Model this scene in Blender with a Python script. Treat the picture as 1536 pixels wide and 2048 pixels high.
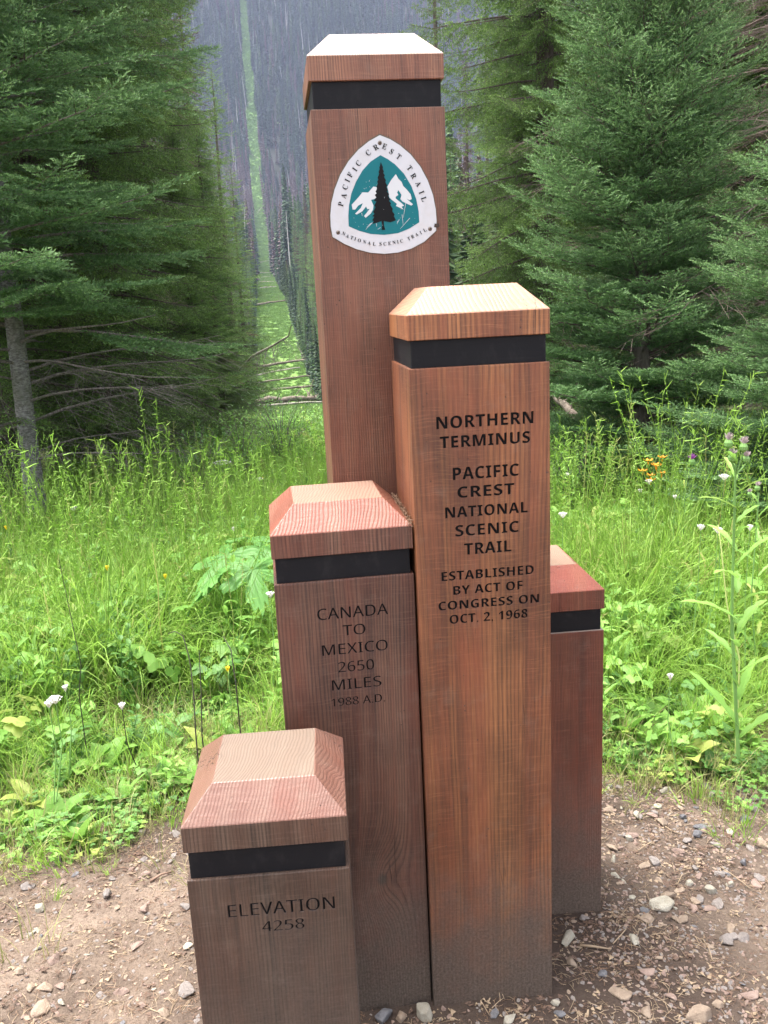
import bpy, bmesh, math, random
import numpy as np
from mathutils import Vector, Matrix

for _o in list(bpy.data.objects):
    bpy.data.objects.remove(_o)
S = bpy.context.scene
COL = S.collection
PI = math.pi

# ------------------------------------------------------------------ camera
CAM = np.array([-0.2375, -1.8439, 1.7099])
FPX = 1786.9
RC = np.array([[0.99347484, -0.1039761, -0.04686915],     # right, up, forward
               [0.06948167, 0.22588679, 0.9716725],
               [0.0904436, 0.96858873, -0.23163728]])
cd = bpy.data.cameras.new('camera')
cam = bpy.data.objects.new('camera', cd)
COL.objects.link(cam)
cd.sensor_fit = 'VERTICAL'
cd.sensor_height = 36.0
cd.lens = 36.0 * FPX / 2048.0
cd.clip_start = 0.05
cd.clip_end = 4000
m4 = Matrix.Identity(4)
for _i in range(3):
    m4[_i][0], m4[_i][1], m4[_i][2], m4[_i][3] = RC[0][_i], RC[1][_i], -RC[2][_i], CAM[_i]
cam.matrix_world = m4
S.camera = cam

# ------------------------------------------------------------------ sky, sun, exposure
SUN_EL, SUN_AZ = 72.0, -60.0     # azimuth clockwise from +y (the far end of the swath)
world = bpy.data.worlds.new('World')
S.world = world
world.use_nodes = True
wn = world.node_tree.nodes
wl = world.node_tree.links
bg = wn['Background']
sky = wn.new('ShaderNodeTexSky')
sky.sky_type = 'NISHITA'
sky.sun_disc = False
sky.sun_elevation = math.radians(SUN_EL)
sky.sun_rotation = math.radians(SUN_AZ)
sky.air_density = 1.0
sky.dust_density = 4.0
hs = wn.new('ShaderNodeHueSaturation')
hs.inputs['Saturation'].default_value = 0.22      # thin white overcast
wl.new(sky.outputs[0], hs.inputs['Color'])
wl.new(hs.outputs[0], bg.inputs[0])
bg.inputs[1].default_value = 0.12
sd = bpy.data.lights.new('sun', 'SUN')
sd.energy = 1.5
sd.angle = math.radians(40)
sd.color = (1.0, 0.96, 0.88)
sun = bpy.data.objects.new('sun', sd)
COL.objects.link(sun)
_a, _e = math.radians(SUN_AZ), math.radians(SUN_EL)
sun.rotation_euler = Vector((math.sin(_a) * math.cos(_e), math.cos(_a) * math.cos(_e), math.sin(_e))).to_track_quat('Z', 'Y').to_euler()
S.view_settings.view_transform = 'Standard'
S.view_settings.look = 'None'
S.view_settings.gamma = 1.0
S.view_settings.use_curve_mapping = False
S.view_settings.exposure = 2.55
S.cycles.use_denoising = True
S.cycles.max_bounces = 8
S.cycles.transparent_max_bounces = 8
S.cycles.volume_bounces = 0

# ------------------------------------------------------------------ helpers
def ray(u, v):
    d = RC.T @ np.array([(u - 768) / FPX, -(v - 1024) / FPX, 1.0])
    return d / np.linalg.norm(d)

def at(u, v, dist):
    """world point seen at photo pixel u, v at horizontal distance dist"""
    d = ray(u, v)
    t = dist / math.hypot(d[0], d[1])
    return CAM + d * t

def rng_of(s):
    return np.random.default_rng(s)

def link(o, parent=None):
    COL.objects.link(o)
    if parent is not None:
        o.parent = parent
    return o

def tag(o, label=None, cat=None, group=None, kind=None):
    if label: o['label'] = label
    if cat: o['category'] = cat
    if group: o['group'] = group
    if kind: o['kind'] = kind
    return o

def empty(name, loc, rz=0.0):
    o = bpy.data.objects.new(name, None)
    o.empty_display_size = 0.1
    o.location = [float(c) for c in loc]
    o.rotation_euler = (0, 0, rz)
    COL.objects.link(o)
    return o

def np_mesh(name, V, F, mat=None, attr=None, smooth=False):
    """V (n,3), F (m,3|4) arrays"""
    V = np.asarray(V, np.float32); F = np.asarray(F, np.int32)
    me = bpy.data.meshes.new(name)
    k = F.shape[1]
    me.vertices.add(len(V)); me.vertices.foreach_set('co', V.ravel())
    me.loops.add(F.size); me.loops.foreach_set('vertex_index', F.ravel())
    me.polygons.add(len(F))
    me.polygons.foreach_set('loop_start', np.arange(0, F.size, k, dtype=np.int32))
    me.polygons.foreach_set('loop_total', np.full(len(F), k, np.int32))
    me.polygons.foreach_set('use_smooth', np.full(len(F), smooth, bool))
    me.update(calc_edges=True)
    if attr is not None:
        for an, av in attr.items():
            a = me.attributes.new(an, 'FLOAT', 'POINT')
            a.data.foreach_set('value', np.asarray(av, np.float32))
    if mat: me.materials.append(mat)
    return me

def mobj(name, me, parent=None, loc=None, rot=None):
    o = bpy.data.objects.new(name, me)
    if loc is not None: o.location = [float(c) for c in loc]
    if rot is not None: o.rotation_euler = rot
    return link(o, parent)

def copy_tree(o, parent=None, keep=True):
    c = o.copy()
    COL.objects.link(c)
    c.parent = parent
    for ch in list(o.children):
        copy_tree(ch, c)
    return c

class Geo:
    """collects tubes and faces (triangles and quads split to triangles)"""
    def __init__(self):
        self.v = []; self.f = []; self.a = []; self.n = 0
    def add(self, V, F, a=0.0):
        V = np.asarray(V, float); F = np.asarray(F, int)
        self.v.append(V)
        if F.shape[1] == 4:
            F = np.vstack([F[:, [0, 1, 2]], F[:, [0, 2, 3]]])
        self.f.append(F + self.n)
        self.a.append(np.full(len(V), a) if np.isscalar(a) else np.asarray(a))
        self.n += len(V)
    def tube(self, P, R, sides=5, a=0.0, cap=False):
        P = np.asarray(P, float)
        n = len(P)
        T = np.gradient(P, axis=0)
        T /= np.linalg.norm(T, axis=1)[:, None] + 1e-12
        up = np.array([0.0, 0.0, 1.0]) if abs(T[0][2]) < 0.9 else np.array([1.0, 0, 0])
        A = np.cross(T, up); A /= np.linalg.norm(A, axis=1)[:, None] + 1e-12
        B = np.cross(T, A)
        th = np.arange(sides) * 2 * PI / sides
        R = np.broadcast_to(np.asarray(R, float), (n,))
        V = (P[:, None, :] + R[:, None, None] * (np.cos(th)[None, :, None] * A[:, None, :] + np.sin(th)[None, :, None] * B[:, None, :])).reshape(-1, 3)
        F = []
        for i in range(n - 1):
            for j in range(sides):
                F.append((i * sides + j, i * sides + (j + 1) % sides, (i + 1) * sides + (j + 1) % sides, (i + 1) * sides + j))
        if cap:
            V = np.vstack([V, P[-1:], P[:1]])
            for j in range(sides):
                F.append(((n - 1) * sides + j, (n - 1) * sides + (j + 1) % sides, n * sides, n * sides))
                F.append(((j + 1) % sides, j, n * sides + 1, n * sides + 1))
            F3 = []
            for f in F:
                if f[2] == f[3]: F3.append(f[:3])
                else: F3 += [(f[0], f[1], f[2]), (f[0], f[2], f[3])]
            self.add(V, np.array(F3), a)
        else:
            self.add(V, np.array(F), a)
    def mesh(self, name, mat=None, smooth=False, attr='tint'):
        return np_mesh(name, np.vstack(self.v), np.vstack(self.f), mat, {attr: np.concatenate(self.a)}, smooth)

# ------------------------------------------------------------------ node materials
class NT:
    def __init__(self, name):
        self.m = bpy.data.materials.new(name)
        self.m.use_nodes = True
        self.n = self.m.node_tree.nodes; self.l = self.m.node_tree.links
        self.b = self.n['Principled BSDF']
        self.out = self.n['Material Output']
    def node(self, t, **k):
        x = self.n.new(t)
        for a, b in k.items(): setattr(x, a, b)
        return x
    def plug(self, s, v):
        if isinstance(v, bpy.types.NodeSocket): self.l.new(v, s)
        else: s.default_value = v
    def coord(self, kind='Object'):
        return self.node('ShaderNodeTexCoord').outputs[kind]
    def mapping(self, vec, loc=(0, 0, 0), sc=(1, 1, 1), rot=(0, 0, 0)):
        x = self.node('ShaderNodeMapping')
        self.plug(x.inputs[0], vec); x.inputs[1].default_value = loc
        x.inputs[2].default_value = rot; x.inputs[3].default_value = sc
        return x.outputs[0]
    def noise(self, vec, scale, detail=3, rough=0.55, out=0):
        x = self.node('ShaderNodeTexNoise')
        self.plug(x.inputs['Vector'], vec); x.inputs['Scale'].default_value = scale
        x.inputs['Detail'].default_value = detail; x.inputs['Roughness'].default_value = rough
        return x.outputs[out]
    def vor(self, vec, scale, feature='F1', out='Distance'):
        x = self.node('ShaderNodeTexVoronoi', feature=feature)
        self.plug(x.inputs['Vector'], vec); x.inputs['Scale'].default_value = scale
        return x.outputs[out]
    def math(self, op, a, b=0.0, c=0.0, clamp=False):
        x = self.node('ShaderNodeMath', operation=op); x.use_clamp = clamp
        self.plug(x.inputs[0], a); self.plug(x.inputs[1], b); self.plug(x.inputs[2], c)
        return x.outputs[0]
    def vmath(self, op, a, b=(0, 0, 0), out=0):
        x = self.node('ShaderNodeVectorMath', operation=op)
        self.plug(x.inputs[0], a); self.plug(x.inputs[1], b)
        return x.outputs[out]
    def ramp(self, fac, stops):
        x = self.node('ShaderNodeValToRGB')
        self.plug(x.inputs[0], fac)
        while len(x.color_ramp.elements) < len(stops): x.color_ramp.elements.new(0.5)
        for e, (p, c) in zip(x.color_ramp.elements, stops):
            e.position = p; e.color = (c, c, c, 1) if not isinstance(c, tuple) else (*c, 1)
        return x.outputs[0]
    def mix(self, f, a, b, mode='MIX'):
        x = self.node('ShaderNodeMix', data_type='RGBA', blend_type=mode)
        self.plug(x.inputs[0], f)
        for s, v in ((x.inputs[6], a), (x.inputs[7], b)):
            if isinstance(v, tuple): v = (*v, 1)
            self.plug(s, v)
        return x.outputs[2]
    def sep(self, v):
        x = self.node('ShaderNodeSeparateXYZ'); self.plug(x.inputs[0], v); return x.outputs
    def comb(self, a, b, c):
        x = self.node('ShaderNodeCombineXYZ')
        for s, v in zip(x.inputs, (a, b, c)): self.plug(s, v)
        return x.outputs[0]
    def bump(self, h, strength=0.3, dist=0.01):
        x = self.node('ShaderNodeBump'); x.inputs['Strength'].default_value = strength
        x.inputs['Distance'].default_value = dist; self.plug(x.inputs['Height'], h)
        self.plug(self.b.inputs['Normal'], x.outputs[0])
    def attr(self, name):
        x = self.node('ShaderNodeAttribute'); x.attribute_name = name; return x.outputs['Fac']
    def rand(self):
        return self.node('ShaderNodeObjectInfo').outputs['Random']
    def set(self, color=None, rough=None, spec=None, metal=None):
        if color is not None: self.plug(self.b.inputs['Base Color'], (*color, 1) if isinstance(color, tuple) else color)
        if rough is not None: self.plug(self.b.inputs['Roughness'], rough)
        if spec is not None: self.plug(self.b.inputs['Specular IOR Level'], spec)
        if metal is not None: self.b.inputs['Metallic'].default_value = metal
        return self.m
    def translucent(self, color, f):
        t = self.node('ShaderNodeBsdfTranslucent'); self.plug(t.inputs[0], color)
        mx = self.node('ShaderNodeMixShader'); mx.inputs[0].default_value = f
        self.l.new(self.b.outputs[0], mx.inputs[1]); self.l.new(t.outputs[0], mx.inputs[2])
        self.l.new(mx.outputs[0], self.out.inputs[0])

def simple(name, color, rough=0.6, spec=0.4, metal=0.0):
    return NT(name).set(color, rough, spec, metal)

def wood(name, light, dark, red, seed, dirt_h=0.35, ring=150, center=(0.25, 0.45), worn=None, knot=None, rough=0.42, dirt_amt=0.95, stain=0.4, bands=0.6):
    """stained sawn timber: growth rings round an off-centre pith, saw marks, blotches, splashed soil near the ground"""
    t = NT(name)
    co = t.coord()
    sx = t.sep(co)
    warp = t.noise(t.mapping(co, (seed, seed * 2, 0), (1, 1, 0.13)), 4.0, 3, 0.5, out=1)
    w3 = t.vmath('SCALE', t.vmath('SUBTRACT', warp, (0.5, 0.5, 0.5)), out=0)
    w3.node.inputs['Scale'].default_value = 0.075
    fine = t.noise(t.mapping(co, (seed, 0, 0), (1, 1, 0.15)), 45, 2, 0.5)
    P = t.vmath('ADD', co, w3)
    sp = t.sep(P)
    dx = t.math('SUBTRACT', sp[0], center[0]); dy = t.math('SUBTRACT', sp[1], center[1])
    r = t.math('SQRT', t.math('ADD', t.math('MULTIPLY', dx, dx), t.math('MULTIPLY', dy, dy)))
    r = t.math('ADD', r, t.math('MULTIPLY', sx[2], 0.004))
    if knot:
        kd = t.vmath('DISTANCE', t.vmath('MULTIPLY', co, (1, 1, 0.45)), (knot[0], knot[1], knot[2] * 0.45), out=1)
        g = t.math('POWER', 2.718, t.math('MULTIPLY', t.math('MULTIPLY', kd, kd), -1 / (0.045 ** 2)))
        r = t.math('ADD', r, t.math('MULTIPLY', g, 0.055))
    r = t.math('ADD', r, t.math('MULTIPLY', fine, 0.004))
    fr = t.math('FRACT', t.math('MULTIPLY', r, ring))
    late = t.ramp(fr, [(0.0, 0.25), (0.45, 0.0), (0.80, 0.85), (0.93, 1.0), (1.0, 0.25)])
    fr2 = t.noise(t.comb(t.math('MULTIPLY', r, 26.0), seed, 0.0), 1.0, 2, 0.6)
    blotch = t.noise(t.mapping(co, (seed * 3, 0, 1), (1.0, 1.0, 0.5)), 5.5, 4, 0.6)
    blotch2 = t.noise(t.mapping(co, (seed * 5, 3, 1), (1.3, 1.3, 0.25)), 9, 3, 0.55)
    c = t.mix(t.math('MULTIPLY', late, t.ramp(blotch2, [(0.3, 0.55), (0.7, 1.0)])), light, dark)
    c = t.mix(t.math('MULTIPLY', t.ramp(fr2, [(0.38, 0.0), (0.60, 1.0)]), 0.75), c, red)
    fr3 = t.noise(t.comb(t.math('MULTIPLY', r, 75.0), seed + 3.0, t.math('MULTIPLY', sx[2], 0.8)), 1.0, 3, 0.6)
    c = t.mix(t.math('MULTIPLY', t.ramp(fr3, [(0.50, 0.0), (0.68, 1.0)]), bands), c, dark)
    redp = t.noise(t.mapping(co, (seed * 9, 2, 5), (1.0, 1.0, 0.35)), 7, 3, 0.6)
    c = t.mix(t.math('MULTIPLY', t.ramp(redp, [(0.50, 0.0), (0.66, 1.0)]), 0.38), c, (red[0] * 1.05, red[1] * 0.72, red[2] * 0.6))
    c = t.mix(t.ramp(blotch, [(0.40, 0.0), (0.68, stain + 0.2)]), c, tuple(k * 0.45 for k in dark))
    # saw marks across the grain, fine fibres along it
    wv = t.noise(t.mapping(co, (0, seed, 0), (1, 1, 0.3)), 5, 2, 0.5)
    zz = t.math('ADD', sx[2], t.math('MULTIPLY', wv, 0.035))
    saw = t.noise(t.comb(t.math('MULTIPLY', sx[0], 13.0), t.math('MULTIPLY', sx[1], 13.0), t.math('MULTIPLY', zz, 260.0)), 1.0, 2, 0.7)
    fib = t.noise(t.mapping(co, (seed, 0, 0), (480, 480, 12)), 1.0, 2, 0.6)
    sawm = t.math('MULTIPLY', t.ramp(saw, [(0.52, 0.0), (0.75, 1.0)]), t.ramp(blotch, [(0.3, 0.1), (0.65, 1.0)]))
    pale = tuple(min(1, k * 1.5 + 0.05) for k in light)
    c = t.mix(t.math('MULTIPLY', sawm, 0.28), c, pale)
    c = t.mix(t.math('MULTIPLY', t.ramp(fib, [(0.35, 1.0), (0.6, 0.0)]), 0.35), c, tuple(k * 0.5 for k in dark))
    fleck = t.vor(t.mapping(co, (seed, 0, 0), (1, 1, 0.6)), 75, out='Distance')
    fm = t.math('MULTIPLY', t.ramp(fleck, [(0.06, 1.0), (0.12, 0.0)]), t.ramp(t.noise(co, 18, 2), [(0.5, 0.0), (0.62, 1.0)]))
    c = t.mix(t.math('MULTIPLY', fm, 0.8), c, (0.022, 0.014, 0.012))
    # long drying checks
    chk = t.noise(t.mapping(co, (seed * 7, 0, 0), (26, 26, 1.3)), 1.0, 3, 0.45)
    ck = t.ramp(t.math('ABSOLUTE', t.math('SUBTRACT', chk, 0.5)), [(0.0, 1.0), (0.012, 0.0)])
    ck = t.math('MULTIPLY', ck, t.ramp(t.noise(t.mapping(co, (seed, 9, 9), (1, 1, 0.6)), 7, 2), [(0.60, 0.0), (0.66, 1.0)]))
    c = t.mix(t.math('MULTIPLY', ck, 0.85), c, (0.018, 0.010, 0.008))
    if knot:
        kk = t.vmath('DISTANCE', t.vmath('MULTIPLY', co, (1, 1, 0.8)), (knot[0], knot[1], knot[2] * 0.8), out=1)
        c = t.mix(t.ramp(kk, [(0.006, 0.9), (0.016, 0.0)]), c, (0.03, 0.022, 0.018))
    if worn:  # real wear on flat tops, painted sheen on the cap slopes
        c = t.mix(worn[1], c, worn[0])
        c = t.mix(t.math('MULTIPLY', late, 0.45), c, tuple(k * 0.5 for k in worn[0]))
    # soil splashed up from the ground
    dn = t.noise(t.mapping(co, (seed, 4, 2)), 9, 4, 0.65)
    dz = t.math('ADD', sx[2], t.math('MULTIPLY', t.math('SUBTRACT', dn, 0.5), 0.55))
    x = t.node('ShaderNodeMapRange'); x.interpolation_type = 'SMOOTHSTEP'
    t.plug(x.inputs[0], dz); x.inputs[1].default_value = dirt_h; x.inputs[2].default_value = 0.0
    x.inputs[3].default_value = 0.0; x.inputs[4].default_value = 1.0
    dirt = t.math('MULTIPLY', x.outputs[0], dirt_amt)
    grit = t.noise(co, 160, 3, 0.7)
    dc = t.mix(t.ramp(grit, [(0.35, 0.0), (0.7, 1.0)]), (0.055, 0.040, 0.031), (0.135, 0.10, 0.078))
    c = t.mix(dirt, c, dc)
    dust = t.math('MULTIPLY', t.ramp(t.noise(t.mapping(co, (seed, 1, 7)), 14, 5, 0.7), [(0.55, 0.0), (0.8, 0.5)]), 0.5)
    c = t.mix(dust, c, (0.22, 0.17, 0.13))
    rg = t.math('ADD', t.math('MULTIPLY', dirt, 0.5), t.math('ADD', rough, t.math('MULTIPLY', t.math('ADD', late, fib), 0.09)), clamp=True)
    t.set(c, rg, 0.5)
    h = t.math('SUBTRACT', t.math('MULTIPLY', saw, 0.55), t.math('MULTIPLY', late, 0.5))
    h = t.math('ADD', h, t.math('MULTIPLY', fib, 0.35))
    h = t.math('ADD', h, t.math('MULTIPLY', t.math('MULTIPLY', dirt, grit), 2.2))
    h = t.math('SUBTRACT', h, t.math('ADD', t.math('MULTIPLY', fm, 1.5), t.math('MULTIPLY', ck, 2.0)))
    t.bump(h, 0.7, 0.0016)
    return t.m

# ------------------------------------------------------------------ terrain
_kd = np.array([-900, -20, 0, 6, 10, 20, 40, 60, 93, 112, 150, 179, 230, 300, 412, 500, 620, 760, 900, 1050, 1300], float)
_kz = np.array([0, 0, 0, 0, -.25, -1.2, -3.8, -6, -8.3, -7, -3.2, .6, 4.5, 9, 17, 50, 128, 232, 330, 420, 430], float)
_sl = np.diff(_kz) / np.diff(_kd)
_km = np.zeros(len(_kd)); _km[1:-1] = np.where(_sl[:-1] * _sl[1:] > 0, 2 * _sl[:-1] * _sl[1:] / (_sl[:-1] + _sl[1:] + 1e-12), 0)

def prof(d):
    d = np.clip(np.asarray(d, float), _kd[0], _kd[-1] - 1e-3)
    i = np.clip(np.searchsorted(_kd, d, side='right') - 1, 0, len(_kd) - 2)
    h = _kd[i + 1] - _kd[i]; t = (d - _kd[i]) / h
    return ((2 * t**3 - 3 * t**2 + 1) * _kz[i] + (t**3 - 2 * t**2 + t) * h * _km[i] + (-2 * t**3 + 3 * t**2) * _kz[i + 1] + (t**3 - t**2) * h * _km[i + 1])

def swath_x(y):
    """centre line of the cut swath"""
    d = np.asarray(y, float) - CAM[1]
    return CAM[0] + 1.5 - 0.0262 * d

def gz(x, y):
    x = np.asarray(x, float); y = np.asarray(y, float)
    d = y - CAM[1]
    z = prof(d)
    az = np.arctan2(x - CAM[0], np.maximum(d, 1e-3))
    s = np.clip((az + 0.135) / 0.035, 0, 1); s = s * s * (3 - 2 * s)
    capz = 188 + s * 300
    z = np.where(d > 200, np.minimum(z, capz + 0.06 * np.maximum(z - capz, 0)), z)
    z = z + np.clip((d - 60) / 200, 0, 1) * 2.2 * np.sin(x * 0.05 + 1) * np.cos(y * 0.031) * np.clip(np.abs(x - swath_x(y)) / 20, 0, 1)
    near = np.clip(1 - d / 25, 0, 1)
    z = z - near * 0.06 * np.clip(x - 0.13, -0.45, 0.7) * np.clip(1.5 - np.abs(y - 0.1), 0, 1)
    z = z + near * (0.010 * np.sin(x * 4.1 + 0.6) * np.sin(y * 3.3 + 1.1) + 0.006 * np.sin(x * 11 + y * 7) + 0.03 * np.sin(x * 0.9 + 2) * np.sin(y * 0.8) * np.clip(y - 0.8, 0, 1))
    return z

def gz1(x, y):
    return float(gz(x, y))

def grown(lo, hi, c, s0, g):
    a = [c]; s = s0
    while a[-1] < hi: a.append(a[-1] + s); s *= g
    b = [c]; s = s0
    while b[-1] > lo: b.append(b[-1] - s); s *= g
    return np.array(b[1:][::-1] + a)

gx = grown(-1050, 1050, 0.1, 0.09, 1.045)
gy = grown(-300, 1200, 0.5, 0.09, 1.022)
XX, YY = np.meshgrid(gx, gy)
ZZ = gz(XX, YY)
nx, ny = len(gx), len(gy)
_idx = np.arange(nx * ny).reshape(ny, nx)
_F = np.stack([_idx[:-1, :-1], _idx[:-1, 1:], _idx[1:, 1:], _idx[1:, :-1]], -1).reshape(-1, 4)

t = NT('ground_soil')
co = t.coord()
sp = t.sep(co)
# trodden dirt near the posts, mossy green-brown beyond, bright herbs on the cut swath
edge = t.math('ADD', sp[1], t.math('MULTIPLY', t.math('SUBTRACT', t.noise(co, 2.2, 4, 0.6), 0.5), 0.9))
green = t.ramp(t.math('MULTIPLY', edge, 0.25, clamp=True), [(0.22, 0.0), (0.36, 1.0)])
n1 = t.noise(co, 1.6, 5, 0.6)
n2 = t.noise(co, 22, 5, 0.75)
n3 = t.noise(co, 140, 3, 0.7)
dirt = t.mix(t.ramp(n1, [(0.42, 0.0), (0.60, 1.0)]), (0.066, 0.047, 0.037), (0.195, 0.145, 0.112))
dirt = t.mix(t.ramp(n2, [(0.40, 0.0), (0.80, 0.6)]), dirt, (0.255, 0.195, 0.15))
post_zone = t.math('SUBTRACT', t.vmath('LENGTH', t.vmath('MULTIPLY', t.vmath('SUBTRACT', co, (0.12, 0.05, 0)), (1, 1, 0)), out=1), t.math('MULTIPLY', n1, 0.9))
dirt = t.mix(t.ramp(post_zone, [(0.05, 0.85), (0.42, 0.0)]), dirt, (0.045, 0.031, 0.025))  # dirt darker around the post bases, outline broken by noise
dirt = t.mix(t.ramp(n3, [(0.30, 0.7), (0.50, 0.0)]), dirt, (0.055, 0.038, 0.03))
gr = t.mix(n2, (0.035, 0.055, 0.015), (0.09, 0.10, 0.035))
far = t.ramp(t.math('MULTIPLY', t.math('SUBTRACT', sp[1], 12.0), 0.05, clamp=True), [(0.0, 0.0), (1.0, 1.0)])
cx_ = t.math('ABSOLUTE', t.math('SUBTRACT', t.math('SUBTRACT', sp[0], 1.21), t.math('MULTIPLY', t.math('ADD', sp[1], 1.84), -0.0262)))
ins = t.math('LESS_THAN', t.math('ADD', cx_, t.math('MULTIPLY', t.noise(co, 0.6, 2), 1.4)), 4.0)
sw = t.mix(t.noise(co, 0.25, 4, 0.7), (0.12, 0.21, 0.05), (0.18, 0.30, 0.08))
forest = t.mix(t.noise(co, 0.3, 4), (0.016, 0.022, 0.014), (0.034, 0.033, 0.027))
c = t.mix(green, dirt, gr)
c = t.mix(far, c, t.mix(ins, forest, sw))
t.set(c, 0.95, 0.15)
h = t.math('ADD', t.math('MULTIPLY', n2, 1.0), t.math('MULTIPLY', n3, 0.5))
t.bump(h, 0.9, 0.012)
M_SOIL = t.m
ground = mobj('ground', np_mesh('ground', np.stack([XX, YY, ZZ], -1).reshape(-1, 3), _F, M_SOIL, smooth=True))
tag(ground, kind='structure')

# ------------------------------------------------------------------ the five posts
M_BLACK = NT('black_paint')
_c = M_BLACK.coord()
M_BLACK.set(M_BLACK.mix(M_BLACK.ramp(M_BLACK.noise(M_BLACK.mapping(_c, (0, 0, 0), (1, 1, 0.5)), 30, 5, 0.7), [(0.52, 0.0), (0.8, 0.6)]), (0.006, 0.006, 0.008), (0.030, 0.028, 0.029)), 0.6, 0.2)
M_BLACK.bump(M_BLACK.noise(M_BLACK.mapping(_c, (0, 0, 0), (4, 4, 120)), 1.0, 2), 0.4, 0.001)
M_BLACK = M_BLACK.m
M_INK = simple('carved_black_paint', (0.005, 0.0045, 0.005), 0.7, 0.15)
M_LETTER_HI = simple('letter_edge_highlight', (0.030, 0.024, 0.021), 0.85, 0.2)  # painted highlight for upward-facing walls of the cuts, lighter than the ink
M_EDGE = NT('bare_edge_wood')
M_EDGE.set(M_EDGE.mix(M_EDGE.noise(M_EDGE.coord(), 60, 4), (0.20, 0.15, 0.12), (0.34, 0.28, 0.24)), 0.8, 0.3)
M_EDGE = M_EDGE.m

def box_bm(bm, x0, x1, y0, y1, z0, z1):
    vs = [bm.verts.new(p) for p in ((x0, y0, z0), (x1, y0, z0), (x1, y1, z0), (x0, y1, z0), (x0, y0, z1), (x1, y0, z1), (x1, y1, z1), (x0, y1, z1))]
    fs = [bm.faces.new([vs[i] for i in q]) for q in ((0, 3, 2, 1), (4, 5, 6, 7), (0, 1, 5, 4), (1, 2, 6, 5), (2, 3, 7, 6), (3, 0, 4, 7))]
    return vs, fs

def bm_mesh(bm, name, mats):
    me = bpy.data.meshes.new(name)
    bmesh.ops.recalc_face_normals(bm, faces=bm.faces)
    bm.to_mesh(me); bm.free()
    for m in mats: me.materials.append(m)
    return me

def sans(s, bold):
    out = ''
    for ch in s:
        if 'A' <= ch <= 'Z': out += chr((0x1D5D4 if bold else 0x1D5A0) + ord(ch) - 65)
        elif '0' <= ch <= '9': out += chr((0x1D7EC if bold else 0x1D7E2) + ord(ch) - 48)
        else: out += ch
    return out

def serif(s):
    return ''.join(chr(0x1D400 + ord(ch) - 65) for ch in s)

_TXT = {}
def _make_texts():
    """all lettering is converted in one go"""
    req = [(sans(tx, True), 1.06, 0.0) for tx, *_ in L2] + [(sans(tx, False), 1.02, 0.0) for tx, *_ in L3 + L4]
    req += [(serif(c), 1.0, 0.0) for c in 'ACEFILNOPRST'] + [(serif(c), 1.0, -0.006) for c in 'ACEFILNOPRST']
    tmp = []
    for body, spc, off in dict.fromkeys(req):
        c = bpy.data.curves.new('lettering', 'FONT')
        c.body = body; c.size = 1.0; c.extrude = 0.5; c.offset = off; c.resolution_u = 4; c.space_character = spc
        o = bpy.data.objects.new('lettering_tmp', c)
        COL.objects.link(o); tmp.append((body, off, o, c))
    dg = bpy.context.evaluated_depsgraph_get()
    for body, off, o, c in tmp:
        _TXT[(body, off)] = bpy.data.meshes.new_from_object(o.evaluated_get(dg))
    for body, off, o, c in tmp:
        bpy.data.objects.remove(o); bpy.data.curves.remove(c)

def text_mesh(body, extrude, offset=0.0, spacing=1.0):
    return _TXT[(body, offset)].copy()

def fit_text(body, cx, width, z0, h, depth, y, offset=0.0, spacing=1.0):
    """mesh of the words standing in the xz plane, box centred on cx, width by h, from y to y+depth"""
    me = text_mesh(body, 0.5, offset, spacing)
    n = len(me.vertices)
    V = np.empty(n * 3); me.vertices.foreach_get('co', V); V = V.reshape(-1, 3)
    lo, hi = V.min(0), V.max(0)
    W = V.copy()
    W[:, 0] = cx + ((V[:, 0] - lo[0]) / (hi[0] - lo[0]) - 0.5) * width
    W[:, 2] = z0 + (V[:, 1] - lo[1]) / (hi[1] - lo[1]) * h
    W[:, 1] = y + (V[:, 2] > 0) * 0.0 + (0.5 - V[:, 2]) * depth
    me.vertices.foreach_set('co', W.ravel())
    me.update()
    return me

L2 = [('NORTHERN', .1585, .2088, 1.4382, .0267), ('TERMINUS', .1578, .1950, 1.3969, .0258), ('PACIFIC', .1578, .1435, 1.3268, .0276),
      ('CREST', .1572, .1245, 1.2871, .0253), ('NATIONAL', .1576, .1811, 1.2443, .0249), ('SCENIC', .1579, .1402, 1.2019, .0258),
      ('TRAIL', .1585, .1044, 1.1593, .0263), ('ESTABLISHED', .1575, .2065, 1.1032, .0217), ('BY ACT OF', .1576, .1564, 1.0695, .0213),
      ('CONGRESS ON', .1588, .2270, 1.0359, .0212), ('OCT. 2, 1968', .1577, .1769, 0.9992, .0252)]
L3 = [('CANADA', .1667, .1562, 1.0332, .0265), ('TO', .1671, .0500, .9923, .0250), ('MEXICO', .1671, .1460, .9493, .0257),
      ('2650', .1670, .0806, .9067, .0251), ('MILES', .1662, .1110, .8646, .0258), ('1988 A.D.', .1676, .1208, .8262, .0200)]
L4 = [('ELEVATION', .1679, .1979, .6063, .0275), ('4258', .1682, .0787, .5699, .0225)]

_make_texts()

BH, CH, RISE, INS = 0.0564, 0.0523, 0.0549, 0.0548

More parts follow.
